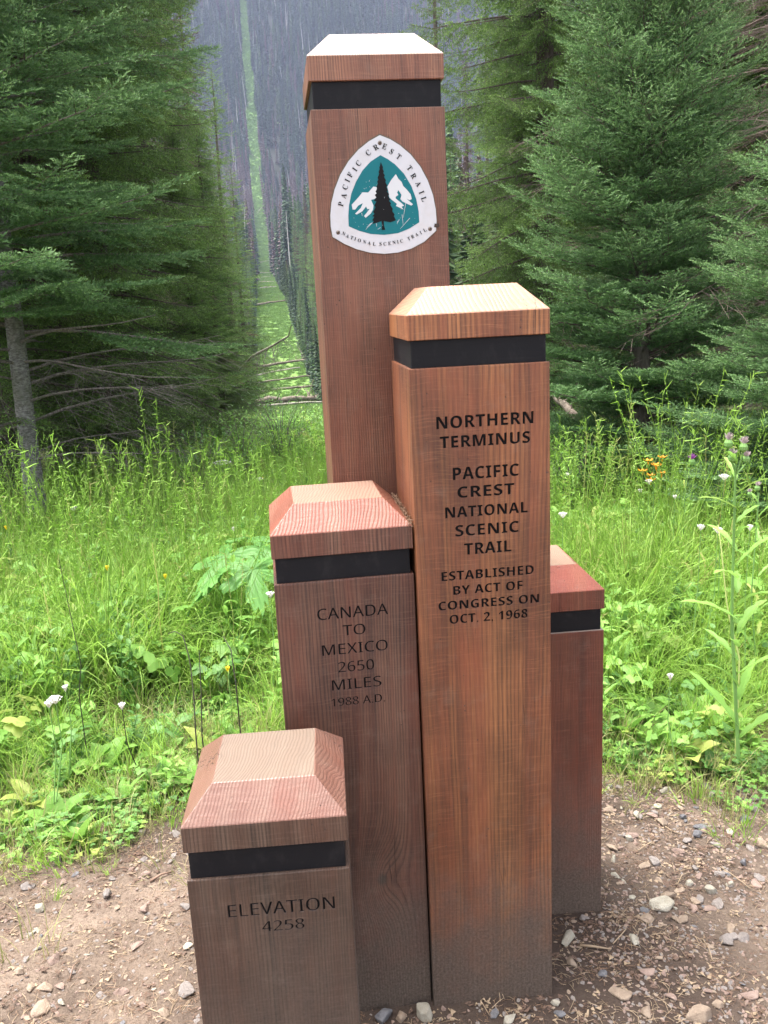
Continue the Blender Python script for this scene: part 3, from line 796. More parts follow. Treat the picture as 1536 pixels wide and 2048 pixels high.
def conifer(seed, H, R, tm_near, tm_coarse=None, zcut=99, h0=0.25, whorl=0.20, nb=5, e_top=35, e_low=-12, droop=20, uptip=25,
            sub_gap=0.13, sub_len=0.42, spray_s=1.0, hang=0.0, bare=0.18, p=0.75, trunk_r=None, dead_low=0.0, dead_mat=None,
            mats=None, sub_scale=1.0, live_frac=1.0, twig_n=0, leanx=0.0, zfilter=None, coarse_gap=0.42):
    """returns dict of part meshes: trunk, branches, foliage"""
    rng = rng_of(seed)
    tr = trunk_r or 0.0085 * H + 0.015
    zz = np.linspace(-0.3, H, 14)
    wob = np.cumsum(rng.normal(0, 0.012, (14, 2)), 0) * (H / 10)
    TP = np.stack([wob[:, 0] + leanx * zz / H, wob[:, 1], zz], -1)
    g = Geo()
    g.tube(TP, tr * (1 - np.clip(zz / H, 0, 1)) ** 0.8 + 0.006 + 0.35 * tr * np.exp(-np.clip(zz, 0, 9) * 4), 10)
    trunk = g.mesh('trunk', mats[0], True)
    gb = Geo(); gd = Geo(); fr = []; frc = []
    z = h0
    az = rng.uniform(0, 6.28)
    while z < H - 0.12:
        f = z / H
        n = nb + (1 if rng.random() < 0.5 else 0)
        for k in range(n):
            az += 2.39996 + rng.uniform(-.3, .3)
            zb = z + rng.uniform(-.5, .5) * whorl
            if zb >= H - 0.05 or zb < 0.1: continue
            L = R * (1 - zb / H) ** p * rng.uniform(0.72, 1.12) + 0.06
            if rng.random() < 0.12: L *= rng.uniform(0.4, 0.75)
            e0 = math.radians(e_low + (e_top - e_low) * f ** 1.2 + rng.uniform(-6, 6))
            ca, sa = math.cos(az), math.sin(az)
            ns = 7
            tt = np.linspace(0, 1, ns)
            el = e0 - math.radians(droop) * tt * (1 - 0.5 * f) + math.radians(uptip) * tt ** 2.5
            dl = L / (ns - 1)
            rr_ = np.concatenate([[0], np.cumsum(np.cos(el[:-1]) * dl)]); hh = np.concatenate([[0], np.cumsum(np.sin(el[:-1]) * dl)])
            aa = az + np.cumsum(rng.normal(0, .05, ns))
            cx = np.interp(zb, zz, TP[:, 0]); cy = np.interp(zb, zz, TP[:, 1])
            BP = np.stack([cx + rr_ * np.cos(aa), cy + rr_ * np.sin(aa), zb + hh], -1)
            isdead = zb < dead_low and rng.random() > 0.22 * (zb / max(dead_low, .01)) ** 2
            br = (0.0035 + 0.0055 * L) * (1 - tt * 0.85)
            if isdead:
                gd.tube(BP, br * 0.8, 4)
                for q in range(int(8 + L * 9)):
                    t0 = rng.uniform(0.15, 1); b0 = np.array([np.interp(t0, tt, BP[:, i]) for i in range(3)])
                    a2 = az + rng.choice([-1, 1]) * rng.uniform(.5, 1.1)
                    l2 = rng.uniform(.2, .5) * L * (1.15 - t0 * .8)
                    d = np.array([math.cos(a2), math.sin(a2), rng.uniform(-.45, .1)])
                    e = b0 + d * l2 * 0.5 + (0, 0, -.02); e2 = b0 + d * l2 + (0, 0, -.12 * l2)
                    gd.tube([b0, e, e2], [.0028, .002, .0008], 3)
                    for q2 in range(2 + twig_n):
                        t1 = rng.uniform(.2, .9); b1 = b0 + (e2 - b0) * t1
                        a3 = a2 + rng.choice([-1, 1]) * rng.uniform(.4, 1)
                        gd.tube([b1, b1 + np.array([math.cos(a3), math.sin(a3), rng.uniform(-.6, .1)]) * l2 * rng.uniform(.2, .45)], [.0016, .0007], 3)
                if zb > dead_low * 0.55 and rng.random() < live_frac * .3:
                    X = BP[-1] - BP[-2]; fr.append((BP[-1], X, np.array([0, 0, 1.0]), spray_s * .8, 1.0))
                continue
            gb.tube(BP, br, 4)
            if rng.random() > live_frac: continue
            coarse = zb + hh[-1] * .5 > zcut
            T_ = frc if coarse else fr
            tms = coarse_gap / 0.42
            gap = (sub_gap if not coarse else coarse_gap * .55)
            t0 = bare if L > .5 else .05
            while t0 < 0.97:
                b0 = np.array([np.interp(t0, tt, BP[:, i]) for i in range(3)])
                i1 = min(ns - 2, int(t0 * (ns - 1)))
                tg = BP[i1 + 1] - BP[i1]; tg /= np.linalg.norm(tg) + 1e-9
                sdv = np.cross(tg, (0, 0, 1.0)); sdv /= np.linalg.norm(sdv) + 1e-9
                for sg in (-1, 1):
                    ln = (sub_len * L * (1 - t0) ** 0.8 + 0.20) * rng.uniform(.75, 1.1)
                    ln = min(ln, 0.62 * sub_scale)
                    an = math.radians(rng.uniform(42, 62))
                    X = tg * math.cos(an) + sdv * sg * math.sin(an)
                    X = X + np.array([0, 0, -hang * rng.uniform(.5, 1.2) * (1 - .4 * t0) + 0.10 * (1 - hang)])
                    up = np.array([rng.normal(0, .18), rng.normal(0, .18), 1.0]) + X * 0.2
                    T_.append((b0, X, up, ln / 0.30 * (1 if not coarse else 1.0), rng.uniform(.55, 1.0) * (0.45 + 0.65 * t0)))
                t0 += gap / max(L, .3) * rng.uniform(.85, 1.15)
            X = BP[-1] - BP[-2]
            T_.append((BP[-2], X, np.array([0, 0, 1.0]), max(.26, min(.5, L * .35)) / .30 * spray_s, 1.0))
        z += whorl * (0.75 + 0.5 * (1 - f))
    # leader
    for k in range(5):
        a = k * 2.4; fr.append((np.array([TP[-1][0], TP[-1][1], H - .05 - .05 * k]), np.array([math.cos(a) * .5, math.sin(a) * .5, 1.0]), np.array([-math.sin(a), math.cos(a), 0.1]), .5, 1.0))
    if zfilter:
        fr = [f_ for f_ in fr if f_[0][2] < zfilter]
    out = {'trunk': trunk}
    if gb.n: out['branches'] = gb.mesh('branches', mats[1], False)
    if gd.n: out['dead_twigs'] = gd.mesh('dead_twigs', mats[3], False)
    parts = []
    if fr:
        V, F, A = place_sprays(tm_near, fr, rng); parts.append((V, F, A))
    if frc:
        V, F, A = place_sprays(tm_coarse or tm_near, frc, rng); parts.append((V, F, A))
    if parts:
        V = np.vstack([q[0] for q in parts]); A = np.concatenate([q[2] for q in parts])
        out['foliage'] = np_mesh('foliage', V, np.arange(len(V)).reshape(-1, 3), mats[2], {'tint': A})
    print('conifer', seed, 'sprays', len(fr), len(frc), 'tris', 0 if 'foliage' not in out else len(out['foliage'].polygons))
    return out

def tree(parts, loc, rz, label, group=None, cat='spruce tree', name='spruce_tree', s=1.0, mat=None, sxy=1.0):
    r = empty(name, loc, rz)
    r.scale = (s * sxy, s * sxy, s)
    tag(r, label, cat, group)
    for k, me in parts.items():
        o = mobj(k, me, r)
        if k != 'trunk': o['kind'] = 'stuff'
    return r

def ground_at(u, v_any, dist):
    """foot of the vertical through photo column u at the height of row v_any, at horizontal distance dist"""
    p = at(u, v_any, dist)
    return np.array([p[0], p[1], gz1(p[0], p[1])])

_r = rng_of(11)
T_FIR = [spray_template(_r, nl=.021, nw=.0062, dens=135, up=.5, gap=.044, side=.14) for k in range(4)]
T_SPR = [spray_template(_r, nl=.019, nw=.0085, dens=64, up=.1, gap=.036, side=.13) for k in range(4)]
T_MID = [spray_template(_r, nl=.040, nw=.016, dens=26, up=.1, gap=.075, side=.14) for k in range(4)]
T_MID2 = [spray_template(_r, nl=.06, nw=.030, dens=14, up=.1, gap=.11, side=.15) for k in range(4)]

FIR = conifer(21, 6.3, 1.45, T_FIR, T_MID, zcut=4.6, h0=.16, whorl=.15, nb=6, e_top=55, e_low=6, droop=16, uptip=34, sub_gap=.11,
              p=.85, dead_low=.15, mats=(M_BARK, M_BARK, M_FIR, M_TWIG), bare=.12)
FIRH = conifer(26, 9.5, 1.75, T_FIR, T_MID, zcut=5.2, h0=1.75, whorl=.20, nb=5, e_top=45, e_low=2, droop=24, uptip=32, sub_gap=.125,
               hang=.15, p=.6, dead_low=.15, mats=(M_BARKP, M_TWIG, M_FIR, M_TWIG), bare=.3)
BIG = conifer(22, 20, 2.5, T_SPR, T_MID, zcut=7.2, h0=.9, whorl=.24, nb=5, e_top=40, e_low=-8, droop=30, uptip=34, sub_gap=.115,
              hang=.75, p=.55, dead_low=1.0, mats=(M_BARK, M_BARK, M_SPRUCE, M_TWIG), bare=.10, coarse_gap=.5, sub_scale=.95)
OLD = conifer(23, 13, 2.5, T_FIR, T_MID, zcut=6.0, h0=.7, whorl=.25, nb=5, e_top=35, e_low=4, droop=34, uptip=36, sub_gap=.125,
              hang=.35, p=.5, dead_low=1.5, mats=(M_BARKP, M_TWIG, M_FIR, M_TWIG), bare=.30, coarse_gap=.5, live_frac=.95, trunk_r=.10)
DEAD = conifer(24, 15, 2.3, T_SPR, T_MID, zcut=8, h0=.5, whorl=.26, nb=6, e_top=20, e_low=-18, droop=22, uptip=10, hang=.9, p=.6,
               dead_low=9.0, live_frac=.25, mats=(M_BARK, M_BARK, M_SPRUCE2, M_TWIGR), twig_n=3)
MIDS = [conifer(30 + k, 14, 1.75 + .15 * k, T_MID, T_MID2, zcut=30, h0=.5, whorl=.38, nb=4, e_top=30, e_low=-18, droop=22, uptip=22, sub_gap=.36,
                hang=.5, p=.8, mats=(M_BARK, M_BARK, (M_SPRUCE, M_FIR, M_SPRUCE2)[k], M_TWIG), bare=.1, sub_scale=1.3, spray_s=1.2) for k in range(3)]
MDEAD = [conifer(40 + k, 14, 1.5, T_MID, T_MID2, zcut=30, h0=.5, whorl=.38, nb=5, e_top=20, e_low=-22, droop=22, uptip=15, sub_gap=.34,
                 hang=.8, p=.8, mats=(M_BARK, M_BARK, M_DEADN, M_TWIG), bare=.05, sub_scale=1.1, live_frac=.8) for k in range(2)]

def by_px(parts, u, v, dist, rz, label, **k):
    p = ground_at(u, v, dist)
    return tree(parts, (p[0], p[1], p[2] - .02), rz, label, **k)

GR = 'tall conifers on the right edge of the clearing'
GL = 'tall conifers on the left edge of the clearing'
by_px(FIR, 1293, 500, 7.6, 0.4, 'young blue green fir with dense upturned shoots right of the posts', cat='fir tree', name='fir_tree', s=1.0)
by_px(FIR, 1700, 600, 6.2, 2.6, 'pale green fir whose branch tips enter the picture at the right edge', cat='fir tree', name='fir_tree', s=.66, sxy=1.25)
by_px(BIG, 1090, 300, 12.0, 0.0, 'broad tall spruce with hanging foliage directly right of the tallest post', group=GR, sxy=.68)
by_px(BIG, 1240, 300, 15.5, 2.1, 'dark tall spruce standing behind the young blue green fir', group=GR)
by_px(BIG, 1420, 300, 13.5, 4.1, 'tall spruce between the young fir and the bare twiggy spruce', group=GR, s=.9)
by_px(BIG, 1040, 300, 16.5, 3.3, 'tall spruce further back, showing beside the right side of the tallest post', group=GR, s=.9, sxy=.52)
by_px(DEAD, 1610, 300, 9.0, 1.0, 'half dead spruce with bare grey brown twigs at the upper right', group=GR, sxy=1.15)
by_px(BIG, 1680, 300, 13.0, 5.1, 'tall spruce at the far right behind the bare twiggy one', group=GR)
by_px(OLD, 40, 800, 8.2, 0.9, 'fir with pale grey trunk and long bare lower twigs at the left edge', cat='fir tree', name='fir_tree', sxy=.78)
by_px(FIRH, -95, 600, 7.3, 1.9, 'blue green fir whose boughs reach in at the upper left corner', cat='fir tree', name='fir_tree')
by_px(BIG, 215, 700, 10.8, 1.4, 'tall spruce second from the left with a grey trunk showing under its skirt', group=GL, s=.95, sxy=.66)
by_px(BIG, 90, 600, 12.5, 3.7, 'tall spruce behind the pale trunked fir', group=GL)
by_px(BIG, 262, 600, 14.2, 5.6, 'tall spruce whose drooping skirt shades dark ground left of the meadow', group=GL, s=.95, sxy=.72)
by_px(DEAD, 305, 500, 17.0, 2.2, 'brown half dead spruce among the green ones on the left', group=GL, s=.95, sxy=.6)
by_px(BIG, 352, 500, 19.5, 0.6, 'tall spruce nearest the cut swath on the left side', group=GL, s=.62, sxy=1.0)
by_px(BIG, 432, 650, 17.0, 3.9, 'young bushy spruce at the left corner where the meadow narrows into the swath', group=GL, s=.30, sxy=1.25)
by_px(BIG, 385, 650, 14.0, 5.0, 'small green spruce under the tall ones left of the swath', group=GL, s=.24, sxy=1.3)
by_px(BIG, -60, 600, 10.0, 2.9, 'tall spruce at the extreme left edge', group=GL, s=.9)
by_px(DEAD, 120, 500, 16.5, 4.2, 'dead twiggy spruce hidden deep behind the left spruces', group=GL)
by_px(BIG, -200, 600, 14.0, 2.2, 'tall spruce deep in the stand beyond the left edge', group=GL, s=.9)
by_px(BIG, 1850, 500, 16.0, 2.2, 'tall spruce deep in the stand beyond the right edge', group=GR, s=.9)
by_px(MIDS[2], 872, 100, 31.0, 0.3, 'slim olive green spruce rising behind the right shoulder of the tallest post', s=1.55, sxy=.55)
by_px(MDEAD[0], 378, 200, 26.0, 0.3, 'brown dead spruce top standing out against the blue mountain', cat='dead spruce', name='dead_spruce', s=.88, sxy=1.05)
by_px(MIDS[0], 448, 400, 29.0, 1.3, 'green spruce with a sunlit olive top beside the swath', s=.78, sxy=1.1)
by_px(MIDS[2], 474, 500, 33.0, 2.3, 'smaller spruce stepping down to the swath on the left', s=.66, sxy=1.1)

# walls of trees along both sides of the cut swath
wr = rng_of(77)
nwall = 0
for side in (-1, 1):
    for row in range(3):
        y = (26 if side < 0 else 22) + row * 1.7
        while y < 205:
            d = y - CAM[1]
            off = 2.75 + row * 2.3 + wr.uniform(-.35, .4)
            x = float(swath_x(y)) + side * (off + 1.0)
            if side < 0 and d < 36 and row == 0:
                y += 2; continue
            dead = wr.random() < (0.18 if row == 0 else .42)
            me = (MDEAD[int(wr.integers(2))] if dead else MIDS[int(wr.integers(3))])
            s = wr.uniform(.72, 1.15) * (1.0 + .25 * row) * (.75 if row == 0 else 1)
            if side > 0 and row == 0: s *= .9
            if side > 0 and d < 60: s *= .8
            sd = 'left' if side < 0 else 'right'
            band = 'near the fallen logs' if d < 70 else 'beyond the fallen logs' if d < 130 else 'far down the valley'
            rw = ('in the front row', 'in the second row', 'deep behind the front rows')[row]
            if dead:
                tree(me, (x, y, gz1(x, y) - .1), wr.uniform(0, 6.28), f'dead spruce {rw} {sd} of swath, {band}',
                     f'dead spruces {rw} {sd} of the swath, {band}', 'dead spruce', 'dead_spruce', s, sxy=wr.uniform(.8, 1.0))
            else:
                tn = ('green', 'blue green', 'olive green')[MIDS.index(me)]
                tree(me, (x, y, gz1(x, y) - .1), wr.uniform(0, 6.28), f'{tn} spruce {rw} {sd} of swath, {band}',
                     f'{tn} spruces {rw} {sd} of the swath, {band}', 'spruce tree', 'spruce_tree', s, sxy=wr.uniform(.75, .95))
            nwall += 1
            y += wr.uniform(2.0, 3.1) * (1 + .4 * (row > 0)) * (1 + d / 130)
print('wall trees', nwall)

# ------------------------------------------------------------------ scattering of uncountable stuff
def gn_scatter(name, proto_mesh, P, ROT, SCL, kind='stuff', label=None):
    """points mesh + Instance on Points of one prototype mesh (kept out of the scene)"""
    P = np.asarray(P, np.float32)
    me = bpy.data.meshes.new(name)
    me.vertices.add(len(P)); me.vertices.foreach_set('co', P.ravel())
    a = me.attributes.new('rot', 'FLOAT_VECTOR', 'POINT'); a.data.foreach_set('vector', np.asarray(ROT, np.float32).ravel())
    a = me.attributes.new('scl', 'FLOAT_VECTOR', 'POINT'); a.data.foreach_set('vector', np.asarray(SCL, np.float32).ravel())
    me.materials.append(proto_mesh.materials[0])
    o = mobj(name, me)
    po = bpy.data.objects.new(name + '_piece', proto_mesh)
    ng = bpy.data.node_groups.new(name + '_scatter', 'GeometryNodeTree')
    ng.interface.new_socket('Geometry', in_out='INPUT', socket_type='NodeSocketGeometry')
    ng.interface.new_socket('Geometry', in_out='OUTPUT', socket_type='NodeSocketGeometry')
    N = ng.nodes; Lk = ng.links
    gi = N.new('NodeGroupInput'); go = N.new('NodeGroupOutput')
    oi = N.new('GeometryNodeObjectInfo'); oi.inputs['Object'].default_value = po
    oi.inputs['As Instance'].default_value = True
    ip = N.new('GeometryNodeInstanceOnPoints')
    ra = N.new('GeometryNodeInputNamedAttribute'); ra.data_type = 'FLOAT_VECTOR'; ra.inputs['Name'].default_value = 'rot'
    sa = N.new('GeometryNodeInputNamedAttribute'); sa.data_type = 'FLOAT_VECTOR'; sa.inputs['Name'].default_value = 'scl'
    Lk.new(gi.outputs[0], ip.inputs['Points']); Lk.new(oi.outputs['Geometry'], ip.inputs['Instance'])
    Lk.new(ra.outputs[0], ip.inputs['Rotation']); Lk.new(sa.outputs[0], ip.inputs['Scale'])
    Lk.new(ip.outputs[0], go.inputs[0])
    md = o.modifiers.new('scatter', 'NODES'); md.node_group = ng
    tag(o, label, None, None, kind)
    return o

def scatter(name, protos, pts, rng, smin, smax, tilt=.15, zs=(.85, 1.15), label=None, sink=0.0):
    """split points among prototypes; one object per prototype"""
    pts = np.asarray(pts, float)
    which = rng.integers(len(protos), size=len(pts))
    for k, pm in enumerate(protos):
        q = pts[which == k]
        if not len(q): continue
        n = len(q)
        z = gz(q[:, 0], q[:, 1]) - sink
        P = np.stack([q[:, 0], q[:, 1], z], -1)
        R_ = np.stack([rng.normal(0, tilt, n), rng.normal(0, tilt, n), rng.uniform(0, 6.283, n)], -1)
        s = rng.uniform(smin, smax, n) * (q[:, 2] if q.shape[1] > 2 else 1)
        gn_scatter(name, pm, P, R_, np.stack([s, s, s * rng.uniform(*zs, n)], -1), label=label)

# ---- far conifers: light meshes
def far_conifer(seed, H, R, mat, nbr, barkmat):
    rng = rng_of(seed)
    V = []; A = []
    for k in range(nbr):
        f = (k + rng.random()) / nbr
        f = f ** .85
        z = H * (.04 + .95 * f)
        L = R * (1 - f) ** .8 * rng.uniform(.6, 1.15) + .18
        az = k * 2.39996 + rng.uniform(-.4, .4)
        c, s_ = math.cos(az), math.sin(az)
        w = L * .34 + .08
        dz = -L * rng.uniform(.25, .6)
        d = np.array([c, s_, 0]); n = np.array([-s_, c, 0])
        b = np.array([0, 0, z + .1])
        m1 = b + d * L * .55 + (0, 0, dz * .35)
        e = b + d * L + (0, 0, dz)
        for sg in (-1, 1):
            lo = m1 + n * sg * w + (0, 0, -.25 * w - rng.uniform(0, .25))
            V += [b, lo, e]; A += [.1, .5, 1.0]
            lo2 = b + d * L * .25 + n * sg * w * .8 + (0, 0, -.35)
            V += [b, lo2, m1 + (0, 0, .05)]; A += [.1, .6, .6]
            dn = m1 + n * sg * w * .4 + (0, 0, -rng.uniform(.3, .7))
            V += [b + (0, 0, -.1), dn, e]; A += [.1, .3, .5]
    V = np.array(V); F = np.arange(len(V)).reshape(-1, 3)
    g = Geo(); g.add(V, F, np.array(A))
    g.tube([(0, 0, -1), (0, 0, H * .5), (0, 0, H + .3)], [.16, .1, .02], 4, a=-1)
    return g.mesh('conifer_far', mat)

def snag(seed, H, mat):
    rng = rng_of(seed); g = Geo()
    g.tube([(0, 0, -1), (rng.uniform(-.2, .2), 0, H * .5), (rng.uniform(-.5, .5), 0, H)], [.2, .13, .03], 5)
    for k in range(16):
        z = H * rng.uniform(.3, .97); a = rng.uniform(0, 6.28); l = rng.uniform(.2, .9)
        g.tube([(0, 0, z), (l * math.cos(a), l * math.sin(a), z - .2 * l)], [.035, .01], 3)
    return g.mesh('snag_far', mat)

M_FARG = [leaf_mat('far_green_needles', (0.035, 0.072, 0.028), (0.14, 0.23, 0.08), trans=.15, vary=.7),
          leaf_mat('far_blue_green_needles', (0.024, 0.054, 0.032), (0.095, 0.17, 0.095), trans=.15, vary=.7)]
M_FARD = leaf_mat('far_dead_needles', (0.095, 0.062, 0.060), (0.21, 0.145, 0.14), trans=.1, vary=.6)
M_SNAG = simple('bleached_wood', (0.50, 0.47, 0.45), .85, .2)
FARS = [far_conifer(50, 21, 2.4, M_FARG[0], 110, M_BARK), far_conifer(51, 18, 2.2, M_FARG[1], 100, M_BARK), far_conifer(52, 23, 2.0, M_FARG[1], 120, M_BARK)]
FARDS = [far_conifer(53, 20, 1.7, M_FARD, 90, M_BARK), far_conifer(54, 17, 1.5, M_FARD, 80, M_BARK)]
SNAGS = [snag(55, 17, M_SNAG), snag(56, 21, M_SNAG)]
fr_ = rng_of(5)
n = 140000
yy = 120 + (fr_.random(n) ** .75) * 800
azz = fr_.uniform(-.36, .42, n)
keep = fr_.random(n) < (yy / 920)
yy, azz = yy[keep], azz[keep]
xx = CAM[0] + np.tan(azz) * (yy - CAM[1])
# stay off the swath and off the rows of single trees
dist_sw = np.abs(xx - swath_x(yy))
ok = (dist_sw > np.interp(yy, [150, 300, 800], [4.0, 3.3, 2.6]) + .9 * fr_.random(len(xx))) & ~((yy < 200) & (dist_sw < 11.5))
xx, yy = xx[ok], yy[ok]
# thin to a forest's spacing
cell = {}
sel = []
for i, (a, b) in enumerate(zip(xx, yy)):
    s_ = 2.5 if b < 600 else 3.1
    k_ = (int(a / s_), int(b / s_ * .8))
    if k_ in cell: continue
    cell[k_] = 1; sel.append(i)
xx, yy = xx[sel], yy[sel]
patch = np.sin(xx * .018 + 1) * np.cos(yy * .014) + .6 * np.sin(xx * .05 + yy * .03) + fr_.normal(0, .7, len(xx))
pdead = patch > np.interp(yy, [150, 350, 600, 800], [-.1, -.1, .35, .5])
snagm = fr_.random(len(xx)) < .045
P3 = np.stack([xx, yy, np.ones(len(xx))], -1)
print('far trees', len(P3))
scatter('forest', FARS, P3[~pdead & ~snagm], fr_, .65, 1.15, tilt=.015, label='dense green conifer forest covering the valley side and mountain')
scatter('dead_forest', FARDS, P3[pdead & ~snagm], fr_, .7, 1.15, tilt=.03, label='purplish brown dead conifers mixed through the mountain forest')
scatter('bleached_snags', SNAGS, P3[snagm], fr_, .75, 1.15, tilt=.05, label='bleached bare trunks scattered through the mountain forest')
# forest behind the near trees on both sides (dark backing stand)
n = 1500
yb = fr_.uniform(16, 150, n); sb = np.where(fr_.random(n) < .5, -1, 1)
xb = swath_x(yb) + sb * (fr_.uniform(10.5, 60, n))
okb = (np.abs(np.arctan2(xb - CAM[0], yb - CAM[1])) < .62)
scatter('forest_stand', FARS[:2] + FARDS[:1], np.stack([xb[okb], yb[okb], np.full(okb.sum(), .8)], -1), fr_, .8, 1.2, tilt=.02, label='dense conifer stand behind the near trees')
# young spruces along the ragged margins of the swath
n = 1500
ym = 24 + fr_.random(n) * 330
xm_ = swath_x(ym) + np.where(fr_.random(n) < .5, -1, 1) * fr_.uniform(3.2, 6.5, n)
scatter('young_spruces', FARS, np.stack([xm_, ym, np.full(n, .24)], -1), fr_, .5, 1.7, tilt=.04, zs=(.8, 1.2), label='young spruces crowding the ragged margins of the cut swath')
# light bushes and herbs up the cleared strip
def bush_mesh(seed, n, mat, size=.16, hw=.75):
    rng = rng_of(seed); V = []; A = []
    for k in range(n):
        u = rng.normal(size=3); u /= np.linalg.norm(u); u[2] = abs(u[2])
        p = u * rng.uniform(.35, 1.0) * (1, 1, hw) * (1 + .25 * math.sin(u[0] * 5 + seed) * math.cos(u[1] * 4))
        a = rng.normal(size=3); a /= np.linalg.norm(a); b = np.cross(a, rng.normal(size=3)); b /= np.linalg.norm(b)
        s_ = size * rng.uniform(.6, 1.3)
        V += [p - a * s_ * .5, p + b * s_ * .35, p + a * s_ * .5, p - a * s_ * .5, p + a * s_ * .5, p - b * s_ * .35]
        t_ = rng.uniform(.2, 1); A += [t_] * 6
    return np_mesh('bush_far', np.array(V), np.arange(len(V)).reshape(-1, 3), mat, {'tint': np.array(A)})
M_STRIP = leaf_mat('swath_herbs', (0.13, 0.24, 0.055), (0.21, 0.35, 0.09), trans=.4, vary=.5)
BUSH = [bush_mesh(60, 230, M_STRIP, .17), bush_mesh(61, 200, M_STRIP, .19, .5)]
n = 12000
ys = 34 + fr_.random(n) ** 1.1 * 860
xs = swath_x(ys) + fr_.uniform(-1, 1, n) * np.interp(ys, [34, 60, 400, 900], [2.8, 3.1, 2.9, 3.4])
scatter('swath_brush', BUSH, np.stack([xs, ys, np.interp(ys, [34, 60, 200, 500, 900], [.28, .36, .6, .9, 1.3])], -1), fr_, .5, 1.2, tilt=.1, label='light green brush filling the cleared strip up the mountain')

# ------------------------------------------------------------------ meadow plants
def leaf_strip(g, P, az, pitch, L, W, prof_, bend=0.8, fold=0.25, tint=.6, nseg=5, roll=0.0):
    """leaf as a folded, arching strip. prof_(s) gives half width 0..1"""
    s = np.linspace(0, 1, nseg + 1)
    el = pitch - bend * s ** 1.3
    dl = L / nseg
    r = np.concatenate([[0], np.cumsum(np.cos(el[:-1]) * dl)]); h = np.concatenate([[0], np.cumsum(np.sin(el[:-1]) * dl)])
    ca, sa = math.cos(az), math.sin(az)
    C_ = np.stack([P[0] + r * ca, P[1] + r * sa, P[2] + h], -1)
    n = np.array([-sa * math.cos(roll), ca * math.cos(roll), math.sin(roll)])
    w = np.array([prof_(q) for q in s]) * W / 2
    up = np.stack([-np.sin(el) * ca, -np.sin(el) * sa, np.cos(el)], -1)
    A = C_ + n * w[:, None] + up * (w * fold)[:, None]
    B = C_ - n * w[:, None] + up * (w * fold)[:, None]
    V = np.vstack([A, C_, B]); m = nseg + 1
    F = []
    for i in range(nseg):
        F += [(i, i + 1, m + i + 1), (i, m + i + 1, m + i), (m + i, m + i + 1, 2 * m + i + 1), (m + i, 2 * m + i + 1, 2 * m + i)]
    g.add(V, np.array(F), tint)
    return C_[-1]

def blade_prof(s): return max(0.05, (1 - s ** 2.2))
def oval(s): return max(0.04, math.sin(PI * min(1, s * .92 + .08)) ** .7)
def lance(s): return max(0.04, math.sin(PI * (s ** .7)) ** .9)

def blade(g, P, az, pitch, L, W, bend, tint, nseg=5):
    s = np.linspace(0, 1, nseg + 1)
    el = pitch - bend * s ** 1.5
    dl = L / nseg
    r = np.concatenate([[0], np.cumsum(np.cos(el[:-1]) * dl)]); h = np.concatenate([[0], np.cumsum(np.sin(el[:-1]) * dl)])
    ca, sa = math.cos(az), math.sin(az)
    C_ = np.stack([P[0] + r * ca, P[1] + r * sa, P[2] + h], -1)
    w = W / 2 * (1 - s ** 2.2)
    n = np.array([-sa, ca, 0.15])
    V = np.vstack([C_ + n * w[:, None], C_ - n * w[:, None]]); m = nseg + 1
    F = [(i, i + 1, m + i + 1, m + i) for i in range(nseg)]
    g.add(V, np.array(F), tint)

def grass_clump(seed, n, rad, lmin, lmax, wmin, wmax, mat, seedheads=0):
    rng = rng_of(seed); g = Geo()
    for k in range(n):
        a = rng.uniform(0, 6.28); r = rad * math.sqrt(rng.random())
        P = (r * math.cos(a), r * math.sin(a), -0.01)
        blade(g, P, a + rng.normal(0, .7), rng.uniform(1.05, 1.5), rng.uniform(lmin, lmax), rng.uniform(wmin, wmax), rng.uniform(.4, 2.3), rng.uniform(.1, 1))
    for k in range(seedheads):
        a = rng.uniform(0, 6.28); H = lmax * rng.uniform(1.15, 1.5)
        e = np.array([math.cos(a) * H * .22, math.sin(a) * H * .22, H])
        g.tube([(0, 0, 0), e * (.4, .4, .55), e], [.0016, .0013, .0008], 3, a=.5)
        for q in range(10):
            b = e * (1 - .02 * q); d = rng.normal(size=3) * .012
            g.tube([b, b + d + (0, 0, .012)], [.0022, .0006], 3, a=.9)
    return g.mesh('grass_clump', mat)

M_GRASS = leaf_mat('meadow_grass', (0.20, 0.36, 0.045), (0.43, 0.65, 0.13), dry=(0.52, 0.48, 0.20), trans=.5, rough=.5, vary=.45)
M_GRASS2 = leaf_mat('dry_grass', (0.22, 0.24, 0.08), (0.46, 0.42, 0.20), trans=.35, rough=.6, vary=.3)
M_HERB = leaf_mat('meadow_herbs', (0.15, 0.33, 0.05), (0.34, 0.58, 0.13), dry=(0.42, 0.45, 0.12), trans=.4, rough=.5, vary=.5)
M_HERBD = leaf_mat('dark_herbs', (0.08, 0.19, 0.045), (0.19, 0.37, 0.09), trans=.35, rough=.5, vary=.4)

def herb_rosette(seed, n, L, W, mat):
    rng = rng_of(seed); g = Geo()
    for k in range(n):
        leaf_strip(g, (0, 0, 0), k * 2.4 + rng.uniform(-.3, .3), rng.uniform(.5, 1.2), L * rng.uniform(.6, 1.1), W * rng.uniform(.7, 1.1), oval if seed % 2 else lance, rng.uniform(.5, 1.3), rng.uniform(.1, .5), rng.uniform(.2, 1), 5)
    return g.mesh('rosette', mat)

